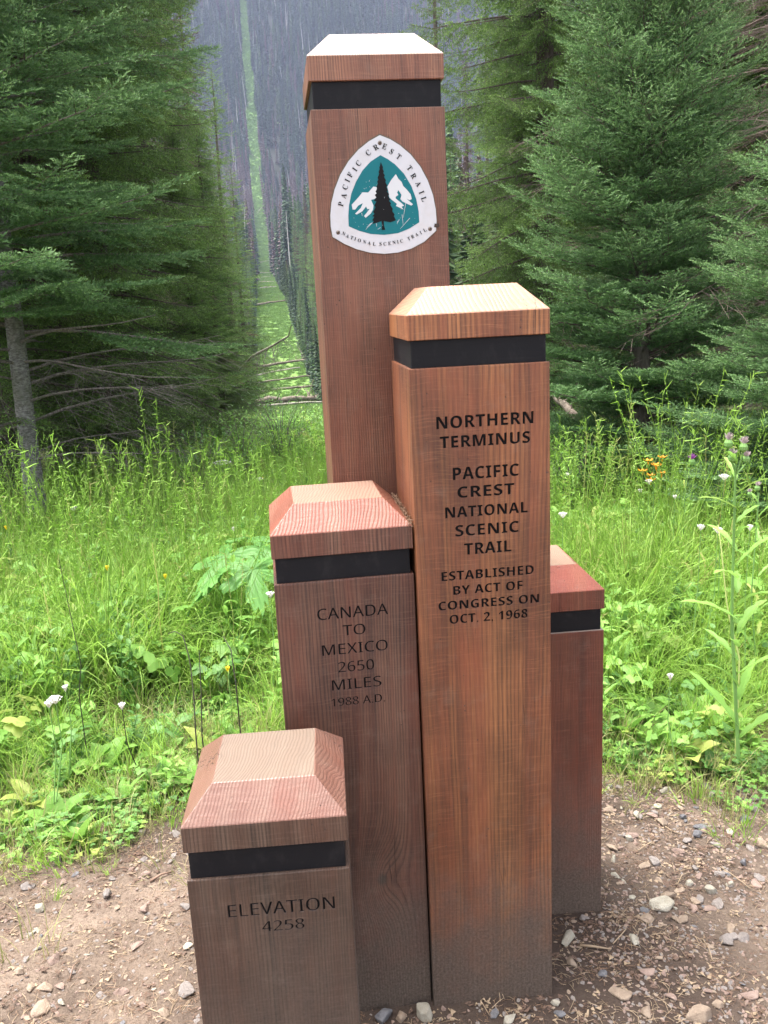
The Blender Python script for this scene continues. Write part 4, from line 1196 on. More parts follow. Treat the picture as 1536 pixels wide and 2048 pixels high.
def lobed_leaf(g, P, az, tilt, R, lobes, depth, tint, rng):
    """fan-shaped lobed blade around P"""
    n = lobes * 4
    ang = np.linspace(-2.5, 2.5, n + 1)
    rad = R * (1 - depth * (0.5 + 0.5 * np.cos((ang) * lobes * 2 * PI / 5.0 + PI))) * (1 - .12 * (ang / 2.5) ** 2)
    rad *= rng.uniform(.93, 1.07, n + 1)
    x = rad * np.cos(ang); y = rad * np.sin(ang); z = -0.22 * (x ** 2 + y ** 2) / R + .05 * R * np.cos(ang * lobes)
    ct, st = math.cos(tilt), math.sin(tilt); ca, sa = math.cos(az), math.sin(az)
    X = x * ct + z * st; Z = -x * st + z * ct
    V = np.stack([P[0] + X * ca - y * sa, P[1] + X * sa + y * ca, P[2] + Z], -1)
    V = np.vstack([V, [P]])
    F = [(i, i + 1, n + 1) for i in range(n)]
    g.add(V, np.array(F), tint)

def herb_lobed(seed, n, H, R, mat, lobes=3):
    rng = rng_of(seed); g = Geo()
    for k in range(n):
        a = k * 2.4 + rng.uniform(-.4, .4); h = H * rng.uniform(.5, 1.1); o = h * rng.uniform(.2, .6)
        e = np.array([o * math.cos(a), o * math.sin(a), h])
        g.tube([(0, 0, 0), e * (.4, .4, .6), e], [.002, .0015, .001], 3, a=.3)
        lobed_leaf(g, e, a, rng.uniform(-.2, .6), R * rng.uniform(.6, 1.1), lobes, .42, rng.uniform(.2, 1), rng)
    return g.mesh('lobed_herb', mat)

def herb_stem(seed, H, nleaf, L, W, mat, flower=None, lean=.12):
    rng = rng_of(seed); g = Geo()
    for st in range(3):
        a0 = rng.uniform(0, 6.28); hh = H * rng.uniform(.7, 1.1); o = hh * rng.uniform(0, lean * 2)
        b = np.array([rng.normal(0, .02), rng.normal(0, .02), 0]); e = b + (o * math.cos(a0), o * math.sin(a0), hh)
        g.tube([b, (b + e) / 2 + (0, 0, .01), e], [.003, .0024, .0012], 3, a=.3)
        for k in range(nleaf):
            f = (k + .8) / nleaf; P = b + (e - b) * f
            leaf_strip(g, P, k * 2.4 + a0, rng.uniform(.3, 1.0), L * (1.15 - .6 * f) * rng.uniform(.8, 1.1), W * (1.1 - .5 * f), lance, rng.uniform(.5, 1.2), .3, rng.uniform(.3, 1), 4)
    return g.mesh('leafy_stem', mat)

def clover(seed, mat):
    rng = rng_of(seed); g = Geo()
    for k in range(14):
        a = rng.uniform(0, 6.28); r = .07 * math.sqrt(rng.random()); h = rng.uniform(.015, .06)
        P = np.array([r * math.cos(a), r * math.sin(a), h]); tt = rng.uniform(.2, 1)
        for q in range(3):
            aa = a + q * 2.09
            leaf_strip(g, P, aa, .15, .016, .015, oval, .2, .2, tt, 2)
        g.tube([(P[0] * .8, P[1] * .8, 0), P], [.0008, .0006], 3, a=.4)
    return g.mesh('clover_patch', mat)

GRASS = [grass_clump(70, 26, .055, .22, .48, .005, .010, M_GRASS), grass_clump(71, 22, .07, .18, .40, .006, .012, M_GRASS, 1), grass_clump(72, 28, .05, .28, .58, .004, .008, M_GRASS, 2)]
GSHORT = [grass_clump(73, 22, .05, .05, .14, .0025, .005, M_GRASS), grass_clump(74, 20, .07, .06, .18, .002, .0035, M_GRASS2)]
HERBS = [herb_lobed(80, 11, .24, .055, M_HERB), herb_lobed(81, 9, .30, .065, M_HERB, 5), herb_stem(82, .42, 9, .10, .030, M_HERB), herb_stem(83, .34, 10, .07, .035, M_HERBD),
         herb_lobed(84, 12, .20, .045, M_HERBD)]
ROS = [herb_rosette(85, 8, .16, .065, M_HERB), herb_rosette(86, 9, .14, .04, M_HERB), herb_rosette(87, 6, .12, .06, M_HERBD)]
CLO = [clover(88, M_HERB), clover(89, M_HERBD)]

mr = rng_of(9)
def edge_y(x):
    x = np.asarray(x, float)
    return np.interp(x, [-3, -1.35, -1.0, -.5, 0, .6, .9, 1.3, 3], [.75, .80, .88, 1.15, 1.25, 1.02, .98, .80, .7]) + .07 * np.sin(x * 9 + 1) + .05 * np.sin(x * 21)
def in_view(x, y, m=.12):
    az = np.arctan2(x - CAM[0], y - CAM[1])
    return (az > -.36 - m) & (az < .50 + m)
def cand(n, y0, y1, pw=1.0, xm=None):
    y = y0 + (y1 - y0) * mr.random(n) ** pw
    az = mr.uniform(-.50, .64, n)
    x = CAM[0] + np.tan(az) * (y - CAM[1])
    # keep density even per area
    k = mr.random(n) < (y - CAM[1]) / (y1 - CAM[1])
    return x[k], y[k]
def posts_clear(x, y):
    return ~((np.abs(x) < .62) & (y < .72))
pb_ = at(330, 1300, 3.55)            # thin, trodden patch in the meadow left of the posts
def thin(x, y):
    return 1 - .93 * np.exp(-(((x - pb_[0]) / .42) ** 2 + ((y - pb_[1]) / .20) ** 2))
# lush grass
x, y = cand(24000, .85, 10.0)
e = y - edge_y(x)
hfac = np.interp(e, [0, .25, .7, 1.6], [.34, .66, 1.08, 1.3]) * np.interp(y, [0, 3.5, 6.5], [1, 1, .52])
hfac = hfac * (.8 + .4 * np.sin(x * 2.3 + 1) * np.sin(y * 1.9)) ** .6 * (.35 + .65 * thin(x, y))
k = (e > .03) & posts_clear(x, y) & (mr.random(len(x)) < np.interp(e, [0, .3, .9], [.25, .65, .9]) * thin(x, y))
scatter('grass', GRASS, np.stack([x, y, hfac], -1)[k], mr, .62, 1.12, tilt=.16, label='lush bright green meadow grass behind the posts')
# herbs among the grass
x, y = cand(12500, .9, 10.5)
e = y - edge_y(x)
clump = np.sin(x * 3.1) * np.cos(y * 2.7 + 1) + .6 * np.sin(x * 7 + y * 5)
hf = np.interp(e, [0, .3, .9, 2], [.36, .66, 1.1, 1.2]) * np.interp(y, [0, 3.2, 6], [1, 1, .42])
k = (e > 0.0) & posts_clear(x, y) & (mr.random(len(x)) < (.42 + .40 * (clump > .1)) * thin(x, y) * np.interp(e, [0, .4], [.4, 1]))
scatter('meadow_herbs', HERBS, np.stack([x, y, hf], -1)[k], mr, .6, 1.15, tilt=.2, label='leafy green herbs growing through the meadow grass')
# low fringe: clover, rosettes, short and dry grass
x, y = cand(9000, .62, 2.6)
e = y - edge_y(x)
k = (e > -.06) & (e < .9) & posts_clear(x, y) & (mr.random(len(x)) < .22 + .3 * (np.sin(x * 8) * np.sin(y * 11 + 1) > .2))
scatter('clover', CLO, np.stack([x, y, np.ones(len(x))], -1)[k], mr, .45, 1.05, tilt=.1, label='clover and small round leaved weeds along the dirt edge')
x, y = cand(2600, .7, 2.6); e = y - edge_y(x)
k = (e > 0.02) & (e < .8) & posts_clear(x, y) & (mr.random(len(x)) < .45)
scatter('leaf_rosettes', ROS, np.stack([x, y, np.ones(len(x))], -1)[k], mr, .45, 1.1, tilt=.15, label='broad leaved weeds along the edge of the trodden dirt')
x, y = cand(12000, .3, 4.2); e = y - edge_y(x)
pt = np.exp(-(((x - pb_[0]) / .5) ** 2 + ((y - pb_[1]) / .28) ** 2))
k = posts_clear(x, y) & (((e > -.18) & (e < .55) & (mr.random(len(x)) < .8)) | ((e <= -.18) & (e > -.6) & (mr.random(len(x)) < .05)) | (mr.random(len(x)) < pt))
scatter('short_grass', GSHORT, np.stack([x, y, np.ones(len(x))], -1)[k], mr, .5, 1.2, tilt=.3, label='short green and straw coloured grass at the meadow edge')
# taller leafy growth towards the forest edge, and down the swath
x, y = cand(4200, 6.5, 13)
k = (x > -3.6) & (x < 4.5)
scatter('forest_edge_herbs', HERBS[2:4] + HERBS[:1], np.stack([x, y, np.full(len(x), .50)], -1)[k], mr, .8, 1.5, tilt=.2, label='taller leafy growth in front of the forest edge')
n = 9000
y = 9 + mr.random(n) ** 1.6 * 75
x = swath_x(y) + mr.uniform(-1, 1, n) * np.interp(y, [9, 20, 80], [4.2, 3.4, 3.2])
sc_ = np.interp(y, [9, 25, 85], [1.1, 1.6, 2.6])
nr = (y < 24) & (mr.random(n) < .6)
scatter('swath_leafy_herbs', [HERBS[0], HERBS[2]], np.stack([x, y, sc_], -1)[nr], mr, .6, 1.1, tilt=.2, label='leafy herbs where the meadow narrows into the cut swath')
scatter('swath_grass', [grass_clump(75, 30, .10, .18, .36, .010, .018, M_STRIP), grass_clump(76, 26, .12, .15, .30, .012, .02, M_STRIP)], np.stack([x, y, sc_], -1)[~nr], mr, .6, 1.2, tilt=.2, label='bright grass and herbs on the cut swath')

# ------------------------------------------------------------------ individual plants
def bushy_shrub(loc, s, seed, label, n=900, mat=None):
    rng = rng_of(seed)
    r = empty('shrub', loc); tag(r, label, 'shrub')
    g = Geo(); gs = Geo()
    for k in range(26):
        a = rng.uniform(0, 6.28); h = s * rng.uniform(.6, 1.1); o = s * rng.uniform(.1, .75)
        e = np.array([o * math.cos(a), o * math.sin(a), h])
        P = [(0, 0, 0), tuple(e * (.35, .35, .6)), tuple(e)]
        gs.tube(P, [.006, .004, .0015], 4)
        for q in range(n // 26):
            f = rng.uniform(.2, 1.0); b = np.array([np.interp(f, [0, .5, 1], [p_[i] for p_ in P]) for i in range(3)]) + rng.normal(0, .05 * s, 3)
            leaf_strip(g, b, rng.uniform(0, 6.28), rng.uniform(-.2, .9), rng.uniform(.035, .07), rng.uniform(.015, .028), lance, .5, .2, rng.uniform(.1, 1), 2)
    mobj('stems', gs.mesh('stems', M_TWIG), r)['kind'] = 'stuff'
    mobj('leaves', g.mesh('leaves', mat or M_HERBD), r)['kind'] = 'stuff'
p = ground_at(562, 880, 11.0)
bushy_shrub(p, .95, 101, 'rounded dark green shrub in the meadow between the left forest and the tallest post')
p = ground_at(480, 870, 10.0)
bushy_shrub(p, .8, 102, 'low leafy shrub at the foot of the left forest edge', mat=M_HERB)
p = ground_at(395, 930, 8.2)
bushy_shrub(p, .75, 103, 'bluish green leafy shrub beside a pale flower head left of the posts')
p = ground_at(1140, 960, 6.6)
bushy_shrub(p, .62, 104, 'light green leafy shrub beside the orange brown post under the young fir', mat=M_HERB, n=700)

# cow parsnip with big lobed leaves
def parsnip_leaf(R, seed, mat):
    rng = rng_of(seed); g = Geo()
    outline = []
    lobes = [(-2.2, .62), (-1.15, .85), (0, 1.05), (1.15, .85), (2.2, .62)]
    n = 90
    ang = np.linspace(-2.75, 2.75, n)
    rad = np.zeros(n)
    for a0, l in lobes:
        rad = np.maximum(rad, l * np.clip(1 - (np.abs(ang - a0) / .62) ** 1.25, 0, 1) ** .55)
    rad = np.maximum(rad, .30) * (1 + .09 * np.sin(ang * 34) + .05 * np.sin(ang * 61 + 1)) * R
    rings = [0.0, .35, .7, 1.0]
    V = [(0, 0, 0)]; idx = []
    for q in rings[1:]:
        row = []
        for a, r_ in zip(ang, rad):
            rr2 = r_ * q
            z = -.30 * (rr2 ** 2) / R + .05 * R * q * math.cos(a * 5.46) + rng.normal(0, .004)
            row.append(len(V)); V.append((rr2 * math.cos(a), rr2 * math.sin(a), z))
        idx.append(row)
    F = []
    for i in range(n - 1):
        F.append((0, idx[0][i], idx[0][i + 1]))
        for q in range(2):
            F.append((idx[q][i], idx[q + 1][i], idx[q + 1][i + 1])); F.append((idx[q][i], idx[q + 1][i + 1], idx[q][i + 1]))
    A = np.array([.35 + .5 * min(1, math.hypot(v[0], v[1]) / R) for v in V])
    g.add(np.array(V), np.array(F), A)
    return g.mesh('leaf', mat, True)
M_PARS = leaf_mat('cow_parsnip_leaf', (0.10, 0.26, 0.05), (0.20, 0.42, 0.11), trans=.35, rough=.45, vary=.1)
PL = [parsnip_leaf(.24, 110, M_PARS), parsnip_leaf(.21, 111, M_PARS)]
pp = at(480, 1215, 4.3); base = np.array([pp[0], pp[1], gz1(pp[0], pp[1])])
r = empty('cow_parsnip', base); tag(r, 'large plant with broad deeply lobed leaves left of the dark brown post', 'leafy plant')
for k, (u, v, dd, rz, rx, me) in enumerate([(455, 1110, 4.25, -2.3, .35, 0), (520, 1095, 4.45, -.6, .25, 1), (505, 1140, 4.05, -1.4, .5, 1), (430, 1150, 4.1, -2.9, .6, 1), (500, 1075, 4.8, .9, .1, 0)]):
    q = at(u, v, dd) - base
    g = Geo(); g.tube([(0, 0, 0), tuple(q * (.35, .35, .6)), tuple(q)], [.006, .005, .0035], 5, a=.4)
    st = mobj('leaf_stalk', g.mesh('leaf_stalk', M_HERB), r)
    lf = mobj('leaf', PL[me], r, q, (rng_of(k).normal(0, .15), rx, rz))

# thistles, lilies and white flower heads
M_STEM = simple('green_stem', (0.16, 0.30, 0.08), .6)
M_STEMD = simple('dark_stem', (0.035, 0.03, 0.02), .6)
M_PURP = simple('thistle_purple', (0.42, 0.10, 0.45), .7)
M_MAUVE = simple('faded_thistle_head', (0.45, 0.36, 0.37), .9)
M_ORANGE = simple('orange_petals', (0.85, 0.33, 0.02), .5)
M_WHITEF = simple('white_florets', (0.80, 0.76, 0.72), .8)
M_YEL = simple('yellow_petals', (0.85, 0.68, 0.03), .6)

def thistle(foot, top, label, head_mat, heads, seed, th=.007, leafL=.20):
    rng = rng_of(seed)
    foot = np.array(foot); top = np.array(top); r = empty('thistle', foot); tag(r, label, 'thistle')
    d = top - foot; H = d[2]
    mid = d * (.5, .5, .5) + (rng.normal(0, .02), rng.normal(0, .02), 0)
    g = Geo(); g.tube([(0, 0, 0), mid * .6, mid, d], [th, th * .9, th * .75, th * .5], 6, a=.6)
    mobj('stem', g.mesh('stem', M_STEM), r)
    nl = int(H / .055)
    for k in range(nl):
        f = .12 + .88 * k / nl
        P = d * f; a = k * 2.4 + rng.uniform(-.3, .3); L = leafL * (1.1 - .45 * f) * rng.uniform(.8, 1.2)
        g = Geo()
        def pr(s): return max(.06, (math.sin(PI * (s * .9 + .08)) ** .6) * (.55 + .45 * abs(math.sin(s * 19))))
        leaf_strip(g, P, a, rng.uniform(.55, 1.0), L, L * .20, pr, rng.uniform(.3, 1.1), .35, rng.uniform(.5, 1), 9)
        mobj('leaf', g.mesh('leaf', M_HERB), r)
    for (dx, dz, s_) in heads:
        c = d + np.array([dx, rng.normal(0, .02), dz])
        g = Geo()
        g.tube([d * .93, c - (0, 0, s_)], [th * .45, th * .4], 4)
        g.tube([c + (0, 0, z_ * s_) for z_ in (-1, -.6, -.1, .35)], [s_ * .2, s_ * .62, s_ * .66, s_ * .42], 8, cap=True)
        h = mobj('flower_base', g.mesh('flower_base', M_STEM), r)
        g = Geo()
        for q in range(70):
            a = rng.uniform(0, 6.28); t_ = rng.uniform(0, .9)
            dr = np.array([math.cos(a) * math.sin(t_), math.sin(a) * math.sin(t_), math.cos(t_)])
            b = c + (0, 0, .2 * s_)
            g.tube([b, b + dr * s_ * rng.uniform(.9, 1.35)], [s_ * .05, s_ * .02], 3)
        mobj('flower_head', g.mesh('flower_head', head_mat), h)
    return r
f1 = at(1487, 1380, 3.15); f1[2] = gz1(f1[0], f1[1])
t1 = at(1472, 900, 3.15)
thistle(f1, t1, 'tall pale green thistle with faded fluffy heads near the right edge', M_MAUVE, [(-.03, .03, .022), (.02, .015, .022), (-.015, -.02, .02), (.04, -.03, .018)], 120)
f2 = at(1362, 1120, 5.0); f2[2] = gz1(f2[0], f2[1])
thistle(f2, at(1372, 940, 5.0), 'small thistle with one bright purple flower right of the orange blossoms', M_PURP, [(.04, .045, .028)], 121, .004, .10)
f3 = at(1525, 1200, 3.9); f3[2] = gz1(f3[0], f3[1])
thistle(f3, at(1518, 985, 3.9), 'budding thistle at the right edge beside the tall thistle', M_MAUVE, [(0, .02, .018), (-.04, 0, .014)], 122, .004, .12)

def lily(loc, H, seed):
    rng = rng_of(seed)
    r = empty('wild_lily', loc); tag(r, 'wild lily with a cluster of drooping orange blossoms in front of the dark fir', 'orange flower')
    g = Geo(); g.tube([(0, 0, 0), (.01, 0, H * .5), (0, 0, H)], [.004, .003, .002], 5)
    mobj('stem', g.mesh('stem', M_STEM), r)
    for k in range(8):
        a = k * 2.4; o = rng.uniform(.03, .075); z_ = H - .01 - .017 * k
        e = np.array([o * math.cos(a), o * math.sin(a) * .6, z_])
        g = Geo(); g.tube([(0, 0, z_ - .03), (e[0] * .6, e[1] * .6, z_ + .03), tuple(e + (0, 0, .012))], [.0015, .0012, .001], 3)
        mobj('stalk', g.mesh('stalk', M_STEM), r)
        g = Geo()
        for q in range(6):
            leaf_strip(g, e + (0, 0, .01), q * 1.047 + a, -.2, .034, .016, oval, -1.6, .1, 1, 4)
        g.tube([e, e + (0, 0, -.018)], [.004, .002], 5)
        mobj('blossom', g.mesh('blossom', M_ORANGE), r)
    for k in range(5):
        g = Geo(); leaf_strip(g, (0, 0, H * (.2 + .12 * k)), k * 2.4, .8, .10, .016, lance, .8, .3, .7, 4)
        mobj('leaf', g.mesh('leaf', M_HERB), r)
q = at(1303, 1080, 5.1)
pz = gz1(q[0], q[1]); topz = at(1303, 915, 5.1)[2]
lily((q[0], q[1], pz), topz - pz, 130)

def umbel(u, v, dist, label, s=.022, mat=None, stem=True, name='white_flower', cat='white flower', stemmat=None):
    p = at(u, v, dist); z0 = gz1(p[0], p[1])
    rng = rng_of(int(u * 7 + v))
    r = empty(name, (p[0], p[1], z0)); tag(r, label, cat, None)
    h = p[2] - z0
    g = Geo(); g.tube([(rng.normal(0, .03), rng.normal(0, .03), 0), (0, .01, h * .6), (0, 0, h)], [.0025, .002, .0013], 4)
    mobj('stem', g.mesh('stem', stemmat or M_STEM), r)
    g = Geo()
    for k in range(44):
        a = rng.uniform(0, 6.28); rr3 = s * math.sqrt(rng.random())
        c = np.array([rr3 * math.cos(a), rr3 * math.sin(a), h + s * .3 * (1 - (rr3 / s) ** 2) + rng.normal(0, .001)])
        for q in range(2):
            a1 = rng.uniform(0, 6.28); w = s * .15
            g.add([c + (w * math.cos(a1), w * math.sin(a1), .001), c + (w * math.cos(a1 + 2.1), w * math.sin(a1 + 2.1), 0), c + (w * math.cos(a1 + 4.2), w * math.sin(a1 + 4.2), .0015)], [[0, 1, 2]], 1)
        g.tube([c, (0, 0, h - .02)], [.0006, .0006], 3)
    mobj('flower_head', g.mesh('flower_head', mat or M_WHITEF), r)
umbel(1298, 962, 5.0, 'flat white flower head just below the orange lily')
umbel(1281, 980, 5.2, 'small white flower head left of the one below the orange lily', .014)
umbel(1448, 952, 4.2, 'flat white flower head left of the tall thistle', .022)
umbel(1134, 948, 6.0, 'pale flower head beside the upper right of the orange brown post', .022)
umbel(1126, 1028, 4.2, 'white flower head low beside the right side of the orange brown post', .022)
umbel(1350, 992, 4.8, 'little white flower in grass between lily and purple thistle', .013)
umbel(1402, 1052, 3.9, 'faint white flower in the bright grass left of the tall thistle', .016)
umbel(1436, 1058, 3.8, 'white tufted flower just left of the tall thistle stem', .018)
umbel(1500, 1052, 3.7, 'small white flower right of the tall thistle stem', .012)
umbel(519, 958, 7.5, 'white flower right of the low shrub, far back in the meadow', .035)
umbel(444, 926, 8.5, 'broad creamy flower head by the left forest edge', .09)
umbel(147, 1016, 6.0, 'small white flower right of the pale tree trunk', .025)
umbel(468, 1056, 5.0, 'tiny white flower behind the big lobed leaves', .016)
umbel(110, 1397, 3.05, 'large white clover like flower above the dirt at the lower left', .024)
umbel(97, 1405, 3.0, 'white clover like flower slightly left of the large one at lower left', .015)
umbel(243, 1409, 3.0, 'white flower on a thin dark stem left of the shortest post', .013, stemmat=M_STEMD)
umbel(130, 1373, 3.2, 'pale flower just above the lower left white flowers', .012)
umbel(1341, 1350, 3.0, 'single white clover flower low in grass right of the red brown post', .011)
umbel(540, 1187, 3.6, 'round white dandelion clock touching the left side of the dark brown post', .019, name='dandelion_clock', cat='dandelion')
for (u, v, dd, lb) in ((214, 1133, 4.0, 'tiny yellow flower in the middle of the left meadow'), (525, 955, 7.6, 'orange yellow flower beside the far white flower'), (12, 1053, 5.2, 'small yellow flower at the left edge near the pale trunk'),
                       (330, 1150, 4.2, 'yellow flower on the thin yellowing stalk in the left meadow'), (455, 1335, 3.3, 'yellow flower left of the dark brown post in tall grass')):
    umbel(u, v, dd, lb, .010, M_YEL, name='yellow_flower', cat='yellow flower')

# dark curved dead stalks
def stalk(pts, label, r0=.0028, mat=None):
    P = [at(*q) for q in pts]; P = [np.array(q) for q in P]
    b = P[0].copy(); b[2] = gz1(b[0], b[1])
    g = Geo(); L = [np.zeros(3)] + [q - b for q in P]
    t_ = np.linspace(0, 1, len(L)); tt = np.linspace(0, 1, 16)
    C_ = np.stack([np.interp(tt, t_, [l[i] for l in L]) for i in range(3)], -1)
    g.tube(C_, r0 * (1 - .55 * tt), 5)
    o = mobj('dead_stalk', g.mesh('dead_stalk', mat or M_STEMD, True), loc=b)
    tag(o, label, 'dead stalk', None)
stalk([(392, 1480, 2.75), (388, 1400, 2.8), (380, 1320, 2.86), (366, 1272, 2.9), (350, 1262, 2.92), (336, 1268, 2.94)], 'long dark stalk with a hooked tip above the shortest post')
stalk([(404, 1470, 2.8), (402, 1380, 2.85), (398, 1300, 2.9)], 'thin dark straight stalk right beside the hooked one', .003)
stalk([(472, 1370, 3.0), (462, 1300, 3.05), (446, 1272, 3.1)], 'short thick dark stalk left of the dark brown post', .003)
stalk([(158, 1390, 3.3), (162, 1330, 3.3), (118, 1120, 3.4)], 'thin dark stalk leaning left in the left meadow', .0025)
stalk([(318, 1230, 3.9), (316, 1170, 3.9), (304, 1085, 3.95)], 'tall yellowing grass stalk in the middle of the left meadow', .003, simple('straw_stalk', (.42, .42, .12), .6))
stalk([(1480, 1320, 3.2), (1455, 1220, 3.2), (1442, 1090, 3.2), (1436, 1050, 3.25)], 'pale yellow bending stalk left of the tall thistle', .0035, simple('pale_stalk', (.55, .60, .22), .6))

# ------------------------------------------------------------------ logs and fallen branches
M_LOG = bark_mat('grey_log_wood', (0.10, 0.075, 0.06), (0.36, 0.29, 0.24), .6)
M_LOGP = bark_mat('pale_log_wood', (0.26, 0.22, 0.18), (0.55, 0.50, 0.44), .6)
def log(p0, p1, r, label, mat, seed, stubs=8, name='fallen_log', cat='fallen log', bend=.1):
    rng = rng_of(seed)
    p0 = np.array(p0); p1 = np.array(p1); d = p1 - p0; L = np.linalg.norm(d)
    o0 = empty(name, p0); tag(o0, label, cat, None)
    tt = np.linspace(0, 1, 10)
    P = d[None] * tt[:, None] + np.stack([0 * tt, 0 * tt, bend * np.sin(tt * PI) + rng.normal(0, .02 * r / .1, 10)], -1)
    g = Geo(); g.tube(P, r * (1 - .35 * tt) * (1 + rng.normal(0, .05, 10)), 9, cap=True)
    mobj('trunk', g.mesh('trunk', mat, True), o0)
    for k in range(stubs):
        f = rng.uniform(.1, .98); b = d * f
        v = rng.normal(size=3); v[2] = abs(v[2]) * 1.2; v -= d * (v @ d) / L**2 * .6; v /= np.linalg.norm(v)
        l = rng.uniform(2, 9) * r
        g = Geo(); g.tube([b, b + v * l * .5, b + v * l + (0, 0, -.1 * l)], [r * .18, r * .12, r * .04], 4)
        mobj('branch_stub', g.mesh('branch_stub', mat), o0)
def log_px(u0, u1, v, dist, r, label, mat, seed, lift=.0, dv=0, **k):
    a = at(u0, v + dv, dist * 1.0); b = at(u1, v, dist * 1.04)
    for q in (a, b): q[2] = gz1(q[0], q[1]) + r * .7 + lift
    log(a, b, r, label, mat, seed, **k)
log_px(470, 668, 793, 84, .36, 'thickest fallen log lying across the swath nearest the posts', M_LOG, 140, lift=.7, stubs=16)
log_px(486, 655, 800, 80, .14, 'thin pale log just in front of the thickest log', M_LOGP, 141, lift=.6)
log_px(500, 660, 765, 95, .14, 'dark fallen log second from the front across the swath', M_LOG, 142, lift=1.0, stubs=14)
log_px(490, 640, 748, 103, .12, 'fallen log third from the front across the swath', M_LOG, 143, lift=.8, stubs=14)
log_px(505, 600, 740, 106, .12, 'pale slanting log behind the third one', M_LOGP, 144, lift=1.2, dv=6)
log_px(500, 625, 714, 116, .20, 'fallen log with upright branches in the middle of the swath', M_LOG, 145, lift=.6, stubs=24)
log_px(508, 575, 612, 185, .22, 'far fallen log across the narrow part of the swath', M_LOG, 146, lift=.3)
for k, (d_, tw) in enumerate(((250, .5), (292, -.4), (335, .9), (380, -.6), (430, .35), (500, 1.0), (560, -.5), (620, .7))):
    y_ = d_ + CAM[1]; x_ = float(swath_x(y_)); L_ = 5.0
    a = np.array([x_ - L_ * math.cos(tw) / 2, y_ - L_ * math.sin(tw), 0]); b = np.array([x_ + L_ * math.cos(tw) / 2, y_ + L_ * math.sin(tw), 0])
    for q in (a, b): q[2] = gz1(q[0], q[1]) + .35
    nth = ['lowest', 'second lowest', 'third lowest', 'fourth', 'fifth', 'sixth', 'seventh', 'highest'][k]
    log(a, b, .17, f'bleached log on the cleared strip up the mountain, {nth} of eight going uphill', M_LOGP, 150 + k, stubs=3)
# long pale leaning branch at the swath's left edge
A_ = at(425, 800, 21.0); B_ = at(505, 712, 19.0); C_ = at(548, 690, 18.5); D_ = at(577, 672, 18.2); E_ = at(583, 650, 18.0)
g = Geo(); base = A_.copy(); g.tube([A_ - base, B_ - base, C_ - base, D_ - base, E_ - base], [.036, .027, .022, .017, .008], 6)
rb = rng_of(3)
o = empty('leaning_branch', base); tag(o, 'long bare pale branch leaning out over the swath from the left trees', 'bare branch')
mobj('stem', g.mesh('stem', M_LOGP, True), o)
for k in range(26):
    f = rb.random(); b = (B_ + (D_ - B_) * f) - base
    l = rb.uniform(.2, .75)
    g = Geo(); g.tube([b, b + (rb.normal(0, .1), rb.normal(0, .1), -l * .5), b + (rb.normal(0, .25), rb.normal(0, .2), -l)], [.008, .005, .002], 3)
    mobj('twig', g.mesh('twig', M_TWIG), o)
# dark broken trunk leaning beside the orange-brown post
a = at(1085, 770, 9.2); b = at(1158, 842, 8.6)
log(b, a, .045, 'dark broken trunk leaning between the orange brown post and the young fir', M_LOG, 160, stubs=5, name='broken_tree', cat='broken trunk', bend=.02)
b = at(108, 1050, 7.0)

# ------------------------------------------------------------------ stones and litter on the dirt
def rock_mesh(seed, flat, mat, k=.0, n=16):
    rng = rng_of(seed); bm = bmesh.new()
    for i in range(n):
        v = rng.normal(size=3); v /= np.linalg.norm(v)
        v = v * (rng.uniform(.8, 1.0)) * (1, rng.uniform(.6, .8), flat)
        bm.verts.new(v)
    r_ = bmesh.ops.convex_hull(bm, input=bm.verts)
    loose = [v for v in bm.verts if not v.link_faces]
    bmesh.ops.delete(bm, geom=loose, context='VERTS')
    bmesh.ops.bevel(bm, geom=list(bm.edges), offset=.045, segments=1, affect='EDGES')
    return bm_mesh(bm, 'stone', [mat])
def stone_mat(name, a, b, lum=1.0):
    t = NT(name)
    co = t.coord(); r = t.rand()
    n1 = t.noise(co, 2.2, 5, .6); n2 = t.noise(co, 14, 4, .7)
    c = t.mix(t.ramp(n1, [(.35, 0.), (.65, 1.)]), a, b)
    c = t.mix(t.math('MULTIPLY', t.ramp(n2, [(.4, 0.), (.7, 1.)]), .35), c, tuple(k * .5 for k in a))
    c = t.mix(t.math('MULTIPLY', r, .45), c, tuple(k * .55 for k in b))
    geo = t.node('ShaderNodeNewGeometry')
    t.set(c, .85, .25); t.bump(n2, .5, .08)
    return t.m
SM = {'grey': stone_mat('grey_stone', (.22, .19, .175), (.34, .295, .27)), 'tan': stone_mat('tan_stone', (.31, .23, .17), (.43, .33, .25)),
      'cream': stone_mat('cream_stone', (.35, .31, .245), (.50, .46, .38)), 'pink': stone_mat('pinkish_stone', (.29, .20, .165), (.40, .29, .24)),
      'blue': stone_mat('blue_grey_stone', (.135, .13, .14), (.23, .225, .235))}
ROCK = {c: [rock_mesh(200 + 10 * i + j, (.32, .45, .62, .25)[j], m) for j in range(4)] for i, (c, m) in enumerate(SM.items())}
def stone(p, size, col, shape, label, rz=0, tilt=0, sx=1, sy=1, sz=1, sink=.35, group='stones on the trodden dirt'):
    o = bpy.data.objects.new('stone', ROCK[col][shape]); link(o)
    fl = (.32, .45, .62, .25)[shape]
    o.scale = (size * sx, size * sy, size * sz)
    o.location = (p[0], p[1], gz1(p[0], p[1]) + size * sz * fl * (1 - 2 * sink) + 0.0)
    o.rotation_euler = (tilt, tilt * .5, rz)
    tag(o, label, 'stone', group)
    return o
def gp(u, v):
    d = ray(u, v); t_ = -CAM[2] / d[2]; p_ = CAM + d * t_
    for _ in range(3):
        z = gz1(p_[0], p_[1]); t_ = (z - CAM[2]) / d[2]; p_ = CAM + d * t_
    return p_
